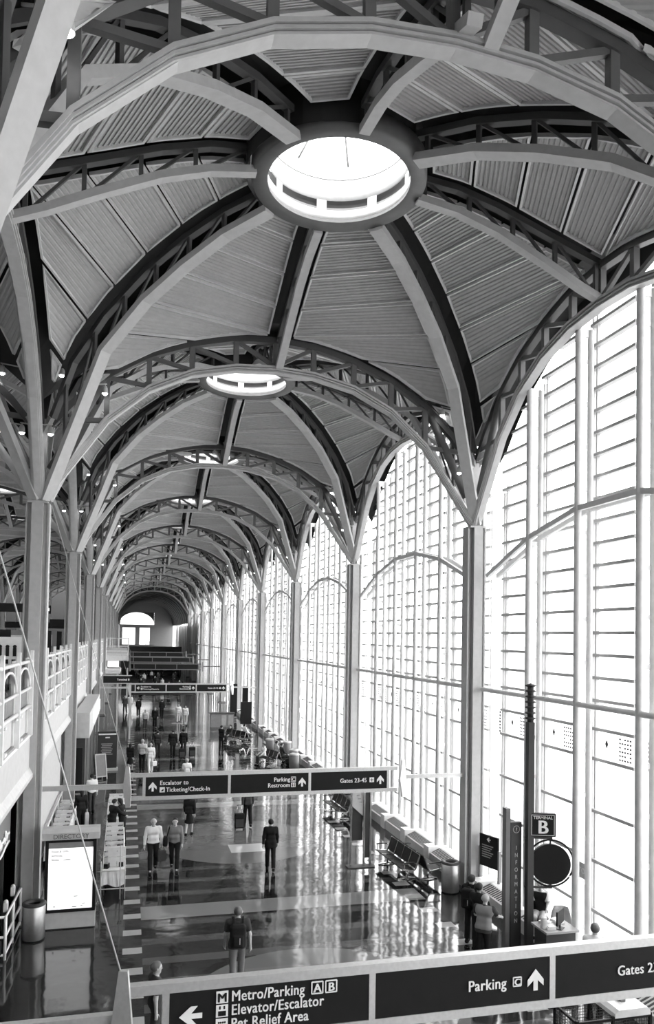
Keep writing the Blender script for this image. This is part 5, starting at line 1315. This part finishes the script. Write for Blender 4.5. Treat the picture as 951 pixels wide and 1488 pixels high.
for i in range(4):
    c = MB(); c.use(M['chrome']); c.tube([(0, 0, 0.06), (0.22*math.cos(i*PI/2), 0.22*math.sin(i*PI/2), 0.02)], 0.018, 6); c.build('leg', None, t)
person(10.05, 14.9, -0.6, 'person in white shirt whose head shows above the near sign', 1.80, NEAR, 0.1, 1, top='cwhite', legs='cdark', hairm='hairm')
# people among the trader tables
person(-0.50, 30.2, -0.9, 'person in black standing in the gap of the right row of white tables', 1.70, MID, 0.05, 1, top='cblack', legs='cblack', lean=0.15, arms=((0.7, 0.3, 0.2), (0.6, 0.3, 0.2)))
person(-0.12, 30.35, 1.2, 'second person in black facing the first in the gap of the white tables', 1.70, MID, 0.05, -1, top='cblack', legs='cblack', lean=0.2, skin='skin2', hair='long', arms=((0.6, 0.3, 0.15), (0.5, 0.4, 0.15)))
p30, h30, d30 = person(-1.75, 32.4, 0.4, 'person in black with a white bag behind the left row of white tables', 1.70, MID, 0.1, 1, top='cblack', legs='cblack', hair='long')
handbag(world(p30, h30['r']), 0.4, 'long white bag held by the person in black at the left tables', 'cwhite', (0.16, 0.12, 0.6), 0.05)
person(-1.5, 35.8, 0.3, 'person in white jacket at the far end of the left row of white tables', 1.68, MID, 0.1, 1, top='cwhite', legs='cdark')
# seated travellers
for i, (x, y, rz, tp, lb) in enumerate(((8.22, 47.0, PI/2+0.25, 'cwhite', 'traveller in white shirt seated facing the hall by the third window column'),
                                    (9.2, 47.9, -PI/2+0.25, 'clight', 'traveller in pale top seated facing the window by the third window column'),
                                    (9.35, 47.0, -PI/2+0.25, 'cdark', 'traveller in dark top seated facing the window by the third window column'),
                                    (7.4, 57.0, PI/2+0.5, 'cdark', 'traveller in dark top seated facing the hall near the gate desk'),
                                    (8.55, 57.5, -PI/2+0.5, 'cwhite', 'traveller in white top seated facing the window near the gate desk'))):
    person(x, y, rz, lb, 1.7, MID, 0, 1, sit=True, top=tp, legs='cdark', arms=((0.4, 0.6, 0.1), (0.4, 0.6, 0.1)))
rr = random.Random(5)
for i in range(16):
    yy = 104+2.8*i; xx = 0.8+rr.random()*7.0
    person(xx, yy, rr.choice((0.0, PI, 0.3, PI+0.2)), f'tiny far figure in {("black", "dark grey", "black", "pale")[i % 4]} clothes in the distant crowd, {ORD[i+1]} from the camera', 1.66+rr.random()*0.18, 0.036, 0.2, rr.choice((1, -1)), top=('cblack', 'cdark', 'cblack', 'clight')[i % 4], legs=('cblack', 'cdark')[i % 2], group='distant crowd')

# dark checkpoint portal far down the hall
t = thing('checkpoint_portal', 'dark checkpoint portal behind the distant crowd', 'portal', (0, 152, 0))
c = MB(); c.use(M['storedark']); c.bx(-1.5, 9.8, 0, 0.5, 2.6, 5.6); c.build('header', None, t)
for i, x in enumerate((-1.4, 2.2, 5.8, 9.5)):
    c = MB(); c.use(M['storedark']); c.bx(x, x+0.3, 0, 0.5, 0, 2.6); c.build('post', None, t)
c = MB(); c.use(M['storedark']); c.bx(-1.5, 9.8, 6.0, 6.2, 0, 5.0); c.build('back_screen', None, t)
